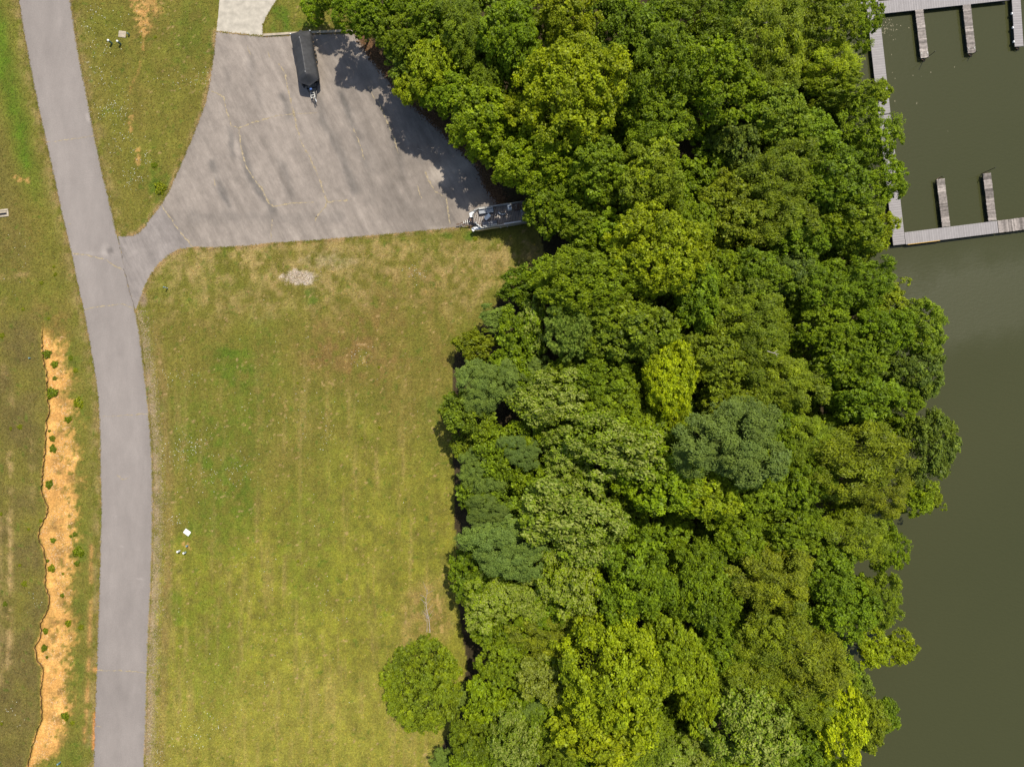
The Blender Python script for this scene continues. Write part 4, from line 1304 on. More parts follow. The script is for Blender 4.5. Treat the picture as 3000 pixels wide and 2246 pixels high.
for i, (p, q, w, lab, wood) in enumerate(fing):
    t, L, ww, dz = walkway('dock_finger', p, q, w, lab, bool(wood), 'dock fingers', 20 + i)
    hgt = (2.3, 1.3, .5, 1.2, 2.3)[i]
    MB().tube([(L + .12, .1 if i != 4 else .25, -1.2), (L + .12, .1 if i != 4 else .25, hgt)], .035, 8).build('mooring_pole', M['black'], t)
    MB().tube([(L + .02, -.3, .34), (L + .22, 0, .34), (L + .02, .3, .34)], .03, 6).build('pole_ring', M['rust'], t)
    if i == 2:
        for k in range(3):
            MB().box((3.3 + (60 + k * 86) * S * .99 * .453 * 1.08 + .2, -ww / 2 - .06, dz - .06), (.24, .12, .2)).build('bumper', M['white'], t, bevel=.03)
    if i in (0, 1):
        for s in (-1, 1):
            MB().box((L - .5, s * (ww / 2 - .12), dz + .03), (.22, .05, .06)).build('cleat', M['galv'], t)
# timber landing that leads from the dock back under the trees
walkway('timber_landing', (2330, 40), (2215, 52), 40, 'grey timber landing glimpsed under the trees near the top', True, None, 31, floats=False, z=-.55, cat='landing')
gw, L6, w6, dz6 = walkway('gangway', (2534, 18), (2333, 40), 24, 'grey gangway from the dock towards the shore under the top trees', False, None, 32, floats=False, z=DZ + .12, cat='gangway')
for s in (-1, 1):
    MB().tube([(.1, s * w6 / 2, dz6), (.1, s * w6 / 2, dz6 + .95), (L6 - .1, s * w6 / 2, dz6 + .95), (L6 - .1, s * w6 / 2, dz6)], .025, 6).build('handrail', M['galv'], gw)


# ------------------------------------------------------------------ boats and trailers
def wheel(parent, x, y, r=.3):
    o = MB().tube([(x, y - .1, r), (x, y - .08, r), (x, y + .08, r), (x, y + .1, r)], [r * .8, r, r, r * .8], 18).build('wheel', M['rubber'], parent)
    MB().tube([(x, y - .105, r), (x, y + .105, r)], r * .55, 14).build('rim', M['galv'], o)
    return o


def trailer(loc, rz, label, xb, xf, hitch, mat, wheels):
    """frame rails along x, tongue reaching forward to the hitch"""
    t = empty('boat_trailer', loc, rz, label, 'trailer', 'boat trailers')
    for s in (-1, 1):
        MB().box(((xb + xf) / 2, s * .55, .42), (xf - xb, .07, .1)).build('frame_rail', mat, t)
        MB().tube([(xf - .05, s * .55, .42), (hitch - .35, 0.04 * s, .45)], .045, 6).build('tongue_rail', mat, t)
        MB().box(((xb + xf) / 2, s * .62, .50), (xf - xb - .8, .12, .05)).build('bunk', M['cushion_d'], t)
    for x in np.linspace(xb + .1, xf - .1, 4):
        MB().box((x, 0, .39), (.07, 1.25, .07)).build('cross_member', mat, t)
    MB().box((hitch - .12, 0, .47), (.36, .12, .09)).build('coupler', mat, t, bevel=.02)
    MB().tube([(hitch - .5, .16, .05), (hitch - .5, .16, .95)], .035, 8).build('jack', M['galv'], t)
    MB().tube([(hitch - .5, .16, .95), (hitch - .5, .36, .95)], .02, 6).build('jack_handle', M['galv'], t)
    for x in wheels:
        for s in (-1, 1):
            wheel(t, x, s * .95)
            MB().tube([(x - .38, s * .95, .45), (x - .25, s * .95, .66), (x, s * .95, .72), (x + .25, s * .95, .66), (x + .38, s * .95, .45)], .035, 6).build('fender', mat, t)
    return t


# covered pontoon boat
cb = W(891.5, 166, 1.75)
ca = math.atan2(-136, 23)
tr1 = trailer((cb.x, cb.y, 0), ca, 'black trailer under the canvas-covered boat', -2.4, 3.0, 4.75, M['black'], (-.9, -.2))
MB().tube([(3.55, 0, .5), (3.35, 0, 1.25)], .045, 6).build('winch_post', M['black'], tr1)
MB().box((3.4, .0, 1.18), (.2, .24, .2)).build('winch', M['blue'], tr1, bevel=.03)
for k in range(3):
    MB().box((3.55 + k * .26, -.06, .62 - k * .02), (.07, .42, .05)).build('step', M['galv'], tr1)
MB().tube([(4.25, .17, .55), (4.62, .26, .62)], .05, 8).build('jack_tube', M['white'], tr1)
for s in (-1, 1):
    MB().tube([(3.5, .22 * s - .06, .6), (4.15, .2 * s - .06, .58)], .03, 6).build('step_rail', M['galv'], tr1)
bt = empty('covered_boat', (cb.x, cb.y, 0), ca, 'boat under a taut black canvas cover parked on the car park', 'boat', 'parked pontoon boats')
for s in (-1, 1):
    xs_ = [-2.7, -2.55, 2.3, 2.75, 3.05]
    MB().tube([(x, s * .78, .86 + (.12 if i == 4 else 0)) for i, x in enumerate(xs_)], [.2, .3, .3, .22, .05], 14).build('pontoon', M['black'], bt, smooth=True)
MB().prism([(-2.6, -1.05), (2.55, -1.05), (2.85, -.6), (2.85, .6), (2.55, 1.05), (-2.6, 1.05)], 1.13, 1.2).build('deck', M['black'], bt)
nu, nv = 61, 27
V, F = [], []
rr_ = random.Random(4)
for i in range(nu):
    u = i / (nu - 1)
    for j in range(nv):
        v = -1 + 2 * j / (nv - 1)
        hw = 1.1 + .05 * math.sin(u * 9) - .05 * sstep(.12, .2, u) * (1 - sstep(.2, .3, u))
        xf = 2.62 + .56 * (1 - abs(v)) ** .9
        xb = -2.72 - .16 * max(0, 1 - abs(v) * 2.6)
        x = xb + (xf - xb) * u
        ridge = .62 * sstep(-3.0, -1.7, x) * (1 - sstep(2.0, 3.25, x)) + .22 * sstep(-2.9, -2.5, x) * (1 - sstep(2.0, 3.2, x))
        sag = .12 * math.sin(max(0, min(1, (x + 1.7) / 3.8)) * math.pi)
        skirt = max(0, abs(v) - .9) / .1
        vv = max(-.9, min(.9, v)) / .9
        z = 1.72 + (ridge - sag) * (1 - abs(vv)) ** .85 - .30 * skirt + .012 * math.sin(x * 14 + vv * 5) * (1 - abs(vv)) + .02 * math.sin(x * 5 + 2)
        z -= .16 * sstep(2.3, 3.2, x)
        V.append((x, vv * hw + (math.copysign(.05, v) * skirt), z))
for i in range(nu - 1):
    for j in range(nv - 1):
        a = i * nv + j
        F.append((a, a + nv, a + nv + 1, a + 1))
cv = MB().add(V, F).build('canvas_cover', M['cover'], bt, smooth=True)
for x in (-1.72, 2.05):
    MB().tube([(x, 0, 2.3), (x, 0, 2.62)], [.05, .03], 8).build('support_pole', M['white'], bt)
for s in (-1, 1):
    MB().box((-2.72, s * 1.08, 1.75), (.1, .12, .08)).build('corner_light', M['white'], bt)
for k in range(9):
    MB().box((-1.6 + k * .45, 1.17, 1.36), (.1, .03, .12)).build('tie_strap', M['tan'], bt)
MB().box((-2.95, 0, 1.15), (.42, .46, .75), taper=.7).build('outboard_motor', M['black'], bt, bevel=.08)
for s in (-1, 1):
    MB().tube([(2.6, s * .9, 1.2), (2.75, s * .75, 1.5), (2.95, s * .35, 1.45)], .025, 6).build('bow_rail', M['galv'], bt)

# open pontoon boat
pb = W(1466, 632, 1.35)
pa = math.radians(188.8)
tr2 = trailer((pb.x, pb.y, 0), pa, 'rusty trailer under the open silver pontoon boat', -2.6, 3.0, 4.95, M['rust'], (-.8, -.05))
MB().tube([(3.35, -.1, .5), (3.35, -.1, 1.15)], .05, 6).build('winch_post', M['galv'], tr2)
MB().box((3.35, -.1, 1.1), (.2, .26, .18)).build('winch', M['rust'], tr2, bevel=.02)
for k in range(4):
    MB().box((3.5 + k * .22, -.2 + k * .03, .52), (.06, .5 - k * .09, .05)).build('step', M['galv'], tr2)
for x in (-.6, .15):
    MB().tube([(x, 1.12, .4), (x, 1.2, .95)], .05, 8).build('guide_post', M['white'], tr2)
po = empty('pontoon_boat', (pb.x, pb.y, 0), pa, 'open silver pontoon boat with grey benches half hidden under the trees', 'boat', 'parked pontoon boats')
for s in (-1, 1):
    MB().tube([(x, s * .86, .8 + d) for x, d in ((-3.25, 0), (-3.1, 0), (2.7, 0), (3.15, .06), (3.45, .16))], [.22, .33, .33, .24, .04], 16).build('pontoon', M['alu'], po, smooth=True)
    MB().box((0, s * .86, 1.1), (6.2, .12, .06)).build('deck_beam', M['alu'], po)
dk = [(-3.2, -1.16), (2.35, -1.16), (2.95, -.75), (3.1, -.1), (2.95, .35), (2.25, 1.16), (-3.2, 1.16)]
dm = MB()
n = 34
for i in range(n):                          # worn deck boards running across
    x0, x1 = -3.2 + 6.3 * i / n, -3.2 + 6.3 * (i + 1) / n - .012
    xm = (x0 + x1) / 2
    lo = -1.14 if xm < 2.35 else (-1.14 + (xm - 2.35) / .6 * .4 if xm < 2.95 else -.6)
    hi = 1.14 if xm < 2.25 else max(.0, 1.14 - (xm - 2.25) / .7 * .8)
    m = random.uniform(.8, 1.15)
    b = alb(140, 128, 118)
    dm.add([(x0, lo, 1.18), (x1, lo, 1.18), (x1, hi, 1.18), (x0, hi, 1.18)], [(0, 1, 2, 3)], tuple(float(q) * m for q in b))
dm.build('deck', M['deckcarpet'], po)
MB().prism(dk, 1.10, 1.172).build('deck_frame', M['alu'], po)


def fence(pts, label=None):
    P3 = [Vector((x, y, 1.78)) for x, y in pts]
    MB().tube(P3, .032, 8).build('top_rail', M['alu'], po, smooth=True)
    MB().tube([p - Vector((0, 0, .3)) for p in P3], .02, 6).build('mid_rail', M['alu'], po, smooth=True)
    for a, b in zip(P3[:-1], P3[1:]):
        d = b - a
        c = (a + b) / 2
        if d.length > .4:
            MB().box((c.x, c.y, 1.36), (d.length - .06, .02, .3), math.atan2(d.y, d.x)).build('fence_panel', M['panel'], po)
    for p in P3:
        MB().tube([(p.x, p.y, 1.18), (p.x, p.y, 1.78)], .022, 6).build('fence_post', M['alu'], po)


fence([(-3.1, -1.1), (-2.1, -1.1), (-1.2, -1.1), (-.3, -1.1), (.8, -1.1), (1.6, -1.1), (2.3, -1.1), (2.72, -.98), (2.88, -.7), (3.0, -.25)])
fence([(-3.1, 1.1), (-2.1, 1.1), (-1.2, 1.1), (-.3, 1.1), (.8, 1.1), (1.6, 1.1), (2.2, 1.1), (2.6, .72), (2.95, .25)])
MB().box((3.2, -.62, 1.15), (.34, .5, .06)).build('bow_step', M['white'], po, bevel=.02)
MB().box((3.12, .95, .98), (.5, .3, .05), .5).build('nose_cap', M['white'], po, bevel=.02)


def bench(x0, x1, y, s, n, dark):
    b = MB().box(((x0 + x1) / 2, y, 1.36), (x1 - x0, .56, .34)).build('bench_base', M['cushion_d'], po, bevel=.03)
    for k in range(n):
        xa = x0 + (x1 - x0) * k / n
        xb_ = x0 + (x1 - x0) * (k + 1) / n
        MB().box(((xa + xb_) / 2, y - s * .03, 1.58), (xb_ - xa - .04, .46, .1)).build('seat_cushion', M['cushion_d'] if dark else M['cushion'], b, bevel=.035)
        MB().box(((xa + xb_) / 2, y + s * .24, 1.74), (xb_ - xa - .04, .1, .3)).build('back_cushion', M['panel'], b, bevel=.035)


bench(.65, 2.3, -.72, -1, 2, False)
bench(.45, 2.1, .72, 1, 2, True)
MB().box((-2.6, .5, 1.4), (.7, .9, .42)).build('stern_seat', M['cushion_d'], po, bevel=.04)
co = MB().box((-1.15, -.72, 1.5), (.5, .62, .64), taper=.85).build('helm_console', M['white'], po, bevel=.05)
for k in range(7):
    MB().box((-1.15 + random.uniform(-.17, .17), -.72 + random.uniform(-.2, .2), 1.825), (random.uniform(.05, .12), random.uniform(.05, .12), .01), random.uniform(0, 3)).build('gauge', M['blue'] if k % 2 else M['black'], co)
ring = [(-.86, -.72 + .17 * math.cos(a), 1.75 + .17 * math.sin(a)) for a in np.linspace(0, 2 * math.pi, 15)]
MB().tube(ring, .018, 6, caps=False).build('steering_wheel', M['black'], co)
arc = [(-.35 + .5 * math.cos(a), -.55 + .45 * math.sin(a), 1.42) for a in np.linspace(.2, 2.2, 9)]
MB().tube(arc, .09, 8).build('curved_bolster', M['cushion'], po, smooth=True)
arc = [(-2.0 + .5 * math.cos(a), .1 + .55 * math.sin(a), 1.35) for a in np.linspace(2.2, 3.9, 9)]
MB().tube(arc, .1, 8).build('curved_bolster', M['cushion'], po, smooth=True)
MB().box((-1.95, -.62, 1.38), (.55, .6, .4)).build('motor_box', M['rust'], po, bevel=.04)
for k in range(6):
    MB().box((-1.95 + random.uniform(-.2, .2), -.62 + random.uniform(-.2, .2), 1.62), (random.uniform(.06, .16), random.uniform(.05, .1), .08), random.uniform(0, 3)).build('motor_fitting', random.choice([M['black'], M['galv'], M['white']]), po)
MB().box((-1.2, 1.02, 1.7), (1.9, .1, .05)).build('side_board', M['white'], po)
# chair and fuel can aboard
ch = empty('deck_chair', po.matrix_basis @ Vector((1.55, .02, 1.19)), pa + .55, 'white plastic chair lying on the pontoon boat deck', 'chair')
MB().box((0, 0, .28), (.46, .4, .04)).build('seat', M['white'], ch, bevel=.015)
MB().box((-.34, 0, .44), (.36, .4, .04), 0, .75).build('backrest', M['white'], ch, bevel=.015)
for s in (-1, 1):
    MB().box((-.02, s * .22, .44), (.42, .05, .03)).build('armrest', M['white'], ch)
    for x in (-.2, .2):
        MB().tube([(x * 1.1, s * .2, .0), (x, s * .19, .28)], .02, 6).build('leg', M['white'], ch)
fc = empty('fuel_can', po.matrix_basis @ Vector((-2.75, -.72, 1.19)), pa, 'red fuel can at the stern of the open pontoon boat', 'fuel can')
MB().box((0, 0, .17), (.3, .42, .34), taper=.88).build('body', M['red'], fc, bevel=.05)
MB().tube([(-.02, -.1, .38), (-.02, 0, .43), (-.02, .1, .38)], .025, 6).build('handle', M['red'], fc)
MB().tube([(.05, .13, .33), (.05, .13, .41)], .045, 10).build('cap', M['black'], fc)


# ------------------------------------------------------------------ utilities
def post(px, py, h, r, label, body, cap, lean=(0, 0)):
    p = W(px, py)
    t = empty('utility_post', p, 0, label, 'utility post', 'utility posts in the grass')
    MB().tube([(0, 0, -.1), (lean[0] * .9, lean[1] * .9, h * .88)], r * .82, 12).build('post_body', body, t, smooth=False)
    lx, ly = lean
    MB().tube([(lx * .88, ly * .88, h * .86), (lx * .9, ly * .9, h * .9), (lx, ly, h * .97), (lx, ly, h)], [r, r, r * .8, r * .2], 14).build('post_cap', cap, t, smooth=True)
    MB().box((r * .8, 0, h * .45), (.03, r, h * .3)).build('door_plate', cap if body is not M['pedestal'] else M['pedestal'], t)
    return t


post(328, 128, .82, .125, 'white-capped utility post left of the pair near the concrete pad', M['pedestal'], M['capwhite'])
post(354, 130, .80, .125, 'white-capped utility post just below the concrete pad', M['pedestal'], M['capwhite'])
post(379, 103, .45, .1, 'short dark green post right of the concrete pad', M['pedestal'], M['pedestal'])
post(526.5, 1612.5, .62, .12, 'white-capped post, left one below the white slab', M['white'], M['capwhite'])
post(544, 1616.5, .60, .12, 'white-capped post, right one below the white slab', M['teal'], M['capwhite'])
post(550.5, 1597, .42, .09, 'blue-grey post nearest the white slab beside orange soil', M['teal'], M['teal'])
post(491, 844, .95, .075, 'slim white and green marker post beside the junction', M['white'], M['teal'])
post(93, 1049, .5, .08, 'teal post standing alone on the left bank', M['teal'], M['teal'])
post(177, 2231, .55, .1, 'blue-grey post at the bottom end of the soil bank', M['teal'], M['teal'])


def pad(px, py, sx, sy, rz, label, mat, z=.06):
    p = W(px, py)
    t = empty('utility_slab', (p.x, p.y, 0), rz, label, 'utility slab')
    MB().box((0, 0, z / 2), (sx, sy, z)).build('slab', mat, t, bevel=.015)
    MB().box((0, 0, z + .006), (sx * .72, sy * .72, .016)).build('lid', mat, t, bevel=.004)
    MB().box((sx * .22, 0, z + .02), (.1, .04, .014)).build('lift_ring', M['galv'], t)
    return t


pad(358.5, 101, .82, .72, -.12, 'grey concrete utility slab in the upper grass triangle', M['kerb'])
pad(548.5, 1558.5, .74, .56, -.62, 'bright white utility slab set diagonally in the field', M['capwhite'])

p = W(14, 624)
di = empty('storm_drain', (p.x, p.y, 0), .12, 'concrete storm drain inlet with dark slots at the left edge', 'drain')
for y in (-.33, .33):
    MB().box((-.3, y, .05), (1.5, .2, .1)).build('side_wall', M['kerb'], di, bevel=.02)
MB().box((.36, 0, .048), (.2, .42, .09)).build('end_wall', M['kerb'], di, bevel=.02)
MB().box((-.4, 0, .02), (1.3, .43, .02)).build('pit', M['black'], di)
MB().box((-.2, .09, .085), (.9, .2, .04)).build('grate_lid', M['kerb'], di, bevel=.01)


# ------------------------------------------------------------------ weeds, branches, loose things
def weed_mesh(seed, n=520):
    rng = np.random.default_rng(seed)
    d = unit(rng.normal(size=(n, 3)) * [1, 1, .55] + [0, 0, .45])
    pos = d * (rng.uniform(.2, 1.0, n) ** .6)[:, None] * (0.85 + .12 * np.sin(np.arctan2(d[:, 1], d[:, 0]) * 3 + seed) + .12 * np.sin(np.arctan2(d[:, 1], d[:, 0]) * 5 + seed * 2))[:, None]
    pos[:, 2] = np.abs(pos[:, 2]) * .8 + .05
    nor = unit(d * .5 + rng.normal(size=(n, 3)) * .5 + [0, 0, .7])
    col = rng.random((n, 3)); col[:, 2] = 0
    return leaves_mesh('foliage', pos, nor, .26, .15, col, M['leaf'], rng)


WM = [weed_mesh(s) for s in (1, 2, 3, 4)]
WD = [(139, 1037, 16, 'mid'), (161, 1067, 12, 'lime'), (154, 1151, 20, 'mid'), (161, 1108, 8, 'olive'), (231, 1180, 17, 'yel'), (201, 1228, 12, 'lime'), (154, 1284, 11, 'olive'),
      (156, 1314, 13, 'mid'), (145, 1418, 14, 'mid'), (145, 1262, 5, 'mid'), (222, 1085, 8, 'yel'), (208, 1049, 9, 'lime'), (7, 983, 9, 'yel'), (59, 1250, 9, 'yel'), (32, 1255, 6, 'yel'),
      (68, 906, 6, 'yel'), (143, 933, 5, 'yel'), (122, 829, 8, 'yel'), (163, 804, 7, 'yel'), (158, 781, 5, 'yel'), (156, 1582, 9, 'lime'), (231, 1616, 18, 'lime'), (220, 1564, 8, 'mid'),
      (152, 1664, 13, 'yel'), (140, 1642, 6, 'mid'), (183, 1743, 8, 'mid'), (72, 1709, 9, 'yel'), (201, 1824, 13, 'yel'), (238, 1836, 9, 'yel'), (134, 1847, 10, 'lime'), (131, 1897, 12, 'mid'),
      (138, 1924, 6, 'olive'), (192, 2096, 14, 'lime'), (213, 2116, 8, 'yel'), (16, 1768, 8, 'mid'), (5, 2119, 6, 'yel'), (471, 552, 22, 'yel'), (453, 485, 12, 'lime'), (455, 110, 6, 'yel'),
      (412, 108, 4, 'yel'), (872, 1522 - 400, 5, 'yel'), (1112, 1252, 6, 'yel'), (1060, 1284, 5, 'yel'), (1110, 1076, 5, 'yel'), (873, 1643, 6, 'yel'), (886, 1139, 4, 'lime'),
      (1392, 700, 8, 'yel'), (1260, 1800, 6, 'yel'), (208, 1570, 6, 'mid'), (226, 1650, 9, 'mid'), (185, 1680, 5, 'yel'), (58, 1655, 6, 'yel'), (120, 1525, 7, 'yel'), (3, 1505, 7, 'yel'), (84, 1550, 5, 'yel')]
BIG = {(139, 1037): 'dark green weed clump at the top of the orange soil bank', (154, 1151): 'biggest green weed clump on the orange soil bank',
       (231, 1180): 'spreading yellow-green weed between soil bank and road', (231, 1616): 'broad fresh green weed patch on the right of the soil bank',
       (471, 552): 'large bright grass clump at the tip of the grass triangle', (453, 485): 'bright weed clump just above the large one in the grass triangle',
       (145, 1418): 'dark round weed on the torn bank edge, halfway down', (192, 2096): 'fresh green weed low on the soil bank near the bottom'}
wr = random.Random(8)
seq = {}
NTH = ('first second third fourth fifth sixth seventh eighth ninth tenth eleventh twelfth thirteenth fourteenth fifteenth sixteenth seventeenth '
       'eighteenth nineteenth twentieth twenty-first twenty-second twenty-third twenty-fourth twenty-fifth twenty-sixth').split()
for (x, y, r, tone) in sorted(WD, key=lambda q: q[1]):
    onb = x < float(interp(SCARP, np.array(float(y)))) and y > 905
    z = float(bank_h(np.array(float(y)))) if onb else 0.0
    if (x, y) in BIG:
        lab, grp = BIG[(x, y)], 'weed clumps'
    elif onb or (x < 260 and y < 905):
        lab, grp = 'small bright weed in the rough grass left of the road,', 'small weeds left of the road'
    elif x < 280:
        lab, grp = 'small green weed growing on the bare orange soil,', 'small weeds on the orange soil'
    elif x < 500:
        lab, grp = 'tiny bright weed beside orange dirt in the upper grass triangle,', 'tiny weeds in the grass triangle'
    else:
        lab, grp = 'tiny bright weed dotted in the open field,', 'tiny weeds in the open field'
    if (x, y) not in BIG:
        seq[grp] = seq.get(grp, 0) + 1
        lab += ' ' + NTH[seq[grp] - 1] + ' from the top'
    p = W(x, y, z)
    t = empty('weed_clump', p, 0, lab, 'weed', grp)
    o = link(bpy.data.objects.new('foliage', wr.choice(WM)), t)
    s = r * S * 1.0
    o.scale = (s * wr.uniform(.85, 1.2), s * wr.uniform(.85, 1.15), s * .8)
    o.rotation_euler = (0, 0, wr.uniform(0, 6.3))
    c = TONE[tone]
    o.color = (c[0] * .9, c[1] * .82, c[2], 1)
    MB().tube([(0, 0, -.02), (0, 0, s * .35)], max(.008, s * .05), 5).build('stem', M['bark'], t)


def dead_branch(pts, label, r0, twigs, seed):
    r = random.Random(seed)
    b = W(*pts[0])
    t = empty('fallen_branch', (b.x, b.y, 0), 0, label, 'branch')
    P3 = [W(x, y) - b + Vector((0, 0, r0 + .03 + .05 * math.sin(i * 2.1))) for i, (x, y) in enumerate(pts)]
    MB().tube(P3, list(np.linspace(r0, r0 * .3, len(P3))), 7).build('main_stem', M['dead'], t)
    for k in range(twigs):
        i = r.randrange(1, len(P3) - 1)
        p = P3[i].lerp(P3[i + 1], r.random())
        a = r.uniform(.3, 1.0) * r.choice((-1, 1))
        d = (P3[i + 1] - P3[i]).normalized()
        d = Matrix.Rotation(a, 3, 'Z') @ d
        l = r.uniform(.5, 1.3)
        q = p + d * l * .5 + Vector((0, 0, r.uniform(0, .1)))
        e = q + (Matrix.Rotation(r.uniform(-.5, .5), 3, 'Z') @ d) * l * .5
        MB().tube([p, q, e], [r0 * .4, r0 * .28, r0 * .1], 5).build('twig', M['dead'], t)


dead_branch([(1260, 1850), (1257, 1812), (1250, 1785), (1248, 1755), (1253, 1725)], 'grey dead branch with twigs lying above the lone field tree', .05, 16, 3)
dead_branch([(1251, 1850), (1252, 1825), (1249, 1800)], 'short grey stick beside the dead branch above the lone tree', .035, 3, 4)
dead_branch([(1223, 436), (1236, 440), (1248, 447)], 'thin pale stick on the right of the car park', .025, 4, 5)


# ground cover that cannot be counted: tufts, clover flowers, loose stones, dry leaves
def tufts(n, seed):
    rng = np.random.default_rng(seed)
    px, py = rng.uniform(-60, 1480, n), rng.uniform(-60, 2310, n)
    # extra growth hugging the asphalt edges
    ex = []
    for line, m in ((ROAD_L, 6500), (ROAD_R, 6500), (LOT + [LOT[0]], 9000), (DRIVE[5:], 500), (K, 900)):
        a = np.array(line, float)
        seg = np.hypot(*(a[1:] - a[:-1]).T)
        k = rng.choice(len(seg), m, p=seg / seg.sum())
        t = rng.random(m)[:, None]
        ex.append(a[k] * (1 - t) + a[k + 1] * t + rng.normal(0, 3.4, (m, 2)))
    ex = np.concatenate(ex)
    n0 = len(px)
    px, py = np.concatenate([px, ex[:, 0]]), np.concatenate([py, ex[:, 1]])
    isx = np.arange(len(px)) >= n0
    road = np.array(ROAD_L + ROAD_R[::-1])
    hard = inpoly(px, py, [tuple(q) for q in road]) | inpoly(px, py, LOT) | inpoly(px, py, DRIVE)
    near = np.minimum(np.minimum(dline(px, py, ROAD_L), dline(px, py, ROAD_R)), dline(px, py, LOT + [LOT[0]]))
    seam = (np.abs(px - interp(ROAD_R, py)) < 12) & (py > 685) & (py < 905)
    hard = np.where(isx, (hard & (near > 2.2)) | seam, hard)
    keep = ~hard & ~(soil_mask(px, py) > .35) & ~inpoly(px, py, WOOD)
    px, py, isx = px[keep], py[keep], isx[keep]
    n = len(px)
    c = ground_col(px, py)
    c = c * rng.uniform(.75, 1.45, n)[:, None] * np.stack([rng.uniform(.9, 1.15, n), np.ones(n), rng.uniform(.7, 1.1, n)], 1)
    z = np.where((px < interp(SCARP, py)) & (py > 905), bank_h(py), 0.0)
    base = np.stack([(px - 1500) * S, (1123 - py) * S, z], 1)
    V = np.empty((n, 3, 3, 3))
    for b in range(3):
        a = rng.uniform(0, 6.283, n)
        d = np.stack([np.cos(a), np.sin(a), np.zeros(n)], 1)
        s = np.stack([-np.sin(a), np.cos(a), np.zeros(n)], 1)
        L = rng.uniform(.06, .16, n)[:, None] * np.where(isx, .9, 1.0)[:, None]
        V[:, b, 0] = base - s * L * .28
        V[:, b, 1] = base + s * L * .28
        V[:, b, 2] = base + d * L + np.array([0, 0, 1]) * L * rng.uniform(.35, .8, n)[:, None]
    f = np.arange(n * 9).reshape(-1, 3)
    me = np_mesh('grass', V.reshape(-1, 3), f, M['blade'], np.repeat(c, 9, 0))
    o = link(bpy.data.objects.new('grass', me))
    tag(o, 'short dry and green grass tufts covering verges and field', 'grass', kind='stuff')


tufts(150000, 17)


def flecks(name, mat, centres, size, label, cat, seed, col=None, lift=.05, aspect=1.0):
    rng = np.random.default_rng(seed)
    n = len(centres)
    px, py = centres[:, 0], centres[:, 1]
    z = np.where((px < interp(SCARP, py)) & (py > 905), bank_h(py), 0.0) + lift
    b = np.stack([(px - 1500) * S, (1123 - py) * S, z], 1)
    nor = unit(rng.normal(size=(n, 3)) * .35 + [0, 0, 1])
    t = rng.normal(size=(n, 3)); t = unit(t - nor * (t * nor).sum(1, keepdims=True))
    u = np.cross(nor, t)
    s = size * rng.uniform(.5, 1.4, n)[:, None]
    V = np.empty((n, 5, 3))
    V[:, 0], V[:, 1], V[:, 2], V[:, 3] = b + t * s, b + u * s * aspect, b - t * s, b - u * s * aspect
    V[:, 4] = b + nor * s * .8
    q = np.arange(n)[:, None] * 5
    f = np.concatenate([q + [0, 1, 4], q + [1, 2, 4], q + [2, 3, 4], q + [3, 0, 4]])
    me = np_mesh(name, V.reshape(-1, 3), f, mat, None if col is None else np.repeat(col, 5, 0))
    tag(link(bpy.data.objects.new(name, me)), label, cat, kind='stuff')


rg = np.random.default_rng(23)
cl = [(275, 35, 22, 18, 45), (255, 80, 16, 16, 35), (290, 145, 30, 22, 45), (330, 320, 45, 30, 150), (360, 420, 40, 35, 80), (395, 520, 40, 35, 90), (300, 240, 35, 40, 50), (585, 235, 90, 30, 120),
      (430, 470, 25, 20, 40), (270, 190, 25, 20, 25), (575, 1300, 55, 40, 130), (520, 1330, 40, 40, 130), (625, 1400, 70, 50, 90), (500, 1100, 30, 30, 35), (690, 1380, 60, 60, 60), (960, 1280, 20, 15, 30),
      (1225, 800, 28, 25, 60), (1050, 1040, 40, 30, 60), (900, 1240, 60, 60, 40), (520, 1520, 30, 20, 40), (575, 2150, 50, 45, 70), (480, 2200, 35, 40, 60), (600, 2100, 80, 60, 60), (50, 760, 60, 80, 30), (110, 1760, 20, 30, 25),
      (40, 2080, 30, 40, 30), (580, 1110, 60, 30, 40), (820, 1700, 300, 300, 160), (860, 1150, 300, 250, 160), (700, 1950, 250, 200, 90), (340, 300, 70, 250, 120), (345, 80, 80, 60, 50)]
pts = np.concatenate([rg.normal(size=(k, 2)) * [sx * .6, sy * .6] + [x, y] for x, y, sx, sy, k in cl])
roadp = ROAD_L + ROAD_R[::-1]
ok = ~(inpoly(pts[:, 0], pts[:, 1], roadp) | inpoly(pts[:, 0], pts[:, 1], LOT) | inpoly(pts[:, 0], pts[:, 1], WOOD))
flecks('clover_flowers', M['flower'], pts[ok][::2], .036, 'tiny white clover flowers sprinkled through the grass', 'flowers', 3, lift=.07)

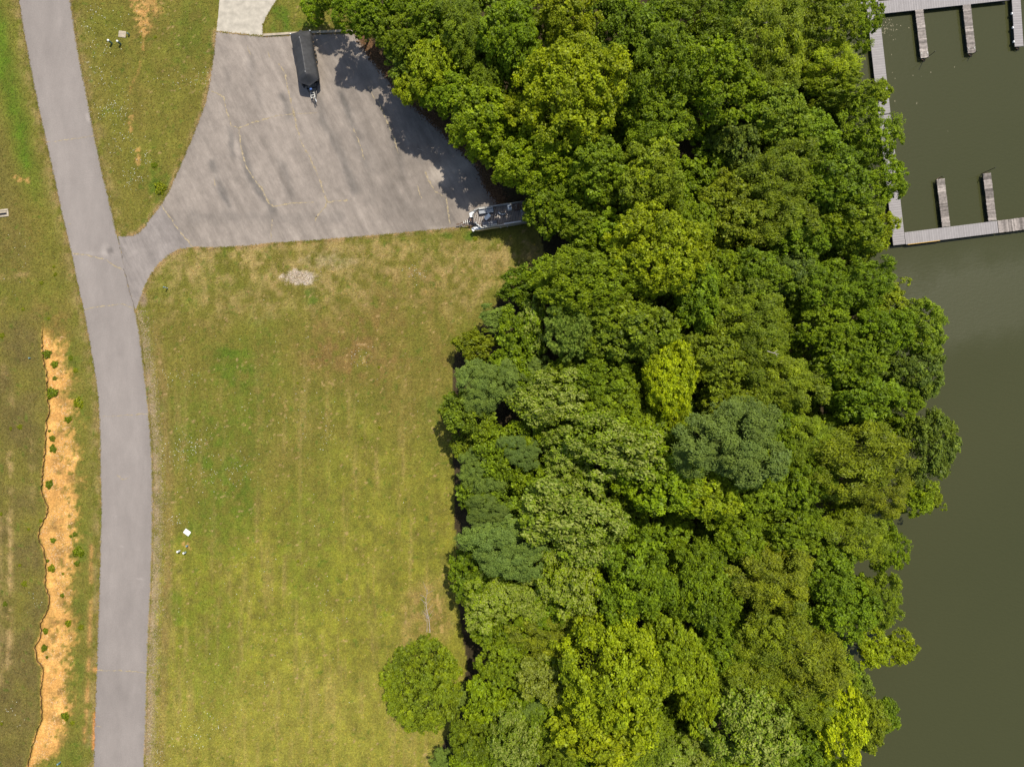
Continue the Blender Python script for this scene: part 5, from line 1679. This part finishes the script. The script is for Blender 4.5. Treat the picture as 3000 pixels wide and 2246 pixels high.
pts = np.stack([rg.uniform(100, 240, 9000), rg.uniform(950, 2246, 9000)], 1)
pts = pts[(soil_mask(pts[:, 0], pts[:, 1]) > .55) & (fbm(pts[:, 0] / 25, pts[:, 1] / 25, 71, 3) > .5)]
flecks('loose_stones', M['stone'], pts, .05, 'loose pale stones scattered on the orange soil', 'stones', 4, lift=.01)
pts = []
for (xa, ya), (xb_, yb_) in zip(ROAD_R[13:-1], ROAD_R[14:]):
    m = int(math.hypot(xb_ - xa, yb_ - ya) * 4)
    t = rg.random(m)
    pts.append(np.stack([xa + (xb_ - xa) * t + np.abs(rg.normal(0, 16, m)) + 4, ya + (yb_ - ya) * t], 1))
e = rg.normal(size=(900, 2)) * [26, 10] + [876, 813]
pts = np.concatenate(pts + [e])
gc = alb(178, 160, 132)[None, :] * rg.uniform(.55, 1.3, len(pts))[:, None]
flecks('shoulder_gravel', M['litter'], pts, .045, 'fine gravel on the road shoulder and the spill in the field', 'gravel', 5, col=gc, lift=.008)
a = np.array(LOT[18:28], float)
pts = []
for p0, p1 in zip(a[:-1], a[1:]):
    m = int(np.hypot(*(p1 - p0)) * 22)
    t = rg.random(m)[:, None]
    pts.append(p0 * (1 - t) + p1 * t + rg.normal(0, 9, (m, 2)) + [4, -3])
pts = np.concatenate(pts)
gc = alb(128, 98, 70)[None, :] * rg.uniform(.35, 1.3, len(pts))[:, None]
flecks('dry_leaves', M['litter'], pts, .07, 'brown fallen leaves drifted along the shaded car park edge', 'leaf litter', 6, col=gc, lift=.015)

pts = np.concatenate([rg.normal(size=(60, 2)) * [14, 18] + [2600, 75], rg.normal(size=(14, 2)) * [60, 60] + [2700, 250], rg.normal(size=(40, 2)) * [25, 60] + [2560, 350]])
n = len(pts)
fv = []
for x, y in pts:
    p = W(x, y, ZW)
    fv.append((p.x, p.y))
mb = MB()
for (x, y) in fv:
    if x / S + 1500 < float(interp(SHORE, np.array(1123 - y / S))) + 8:
        continue
    a_ = rg.uniform(0, 6.28)
    l_ = rg.uniform(.03, .1)
    cs, sn = math.cos(a_) * l_, math.sin(a_) * l_
    mb.add([(x - cs, y - sn, ZW + .006), (x + sn * .5, y - cs * .5, ZW + .006), (x + cs, y + sn, ZW + .012), (x - sn * .5, y + cs * .5, ZW + .006)], [(0, 1, 2, 3)], (.34, .30, .2))
tag(mb.build('floating_leaves', M['litter']), 'few pale leaves floating on the lake beside the dock', 'leaves', kind='stuff')
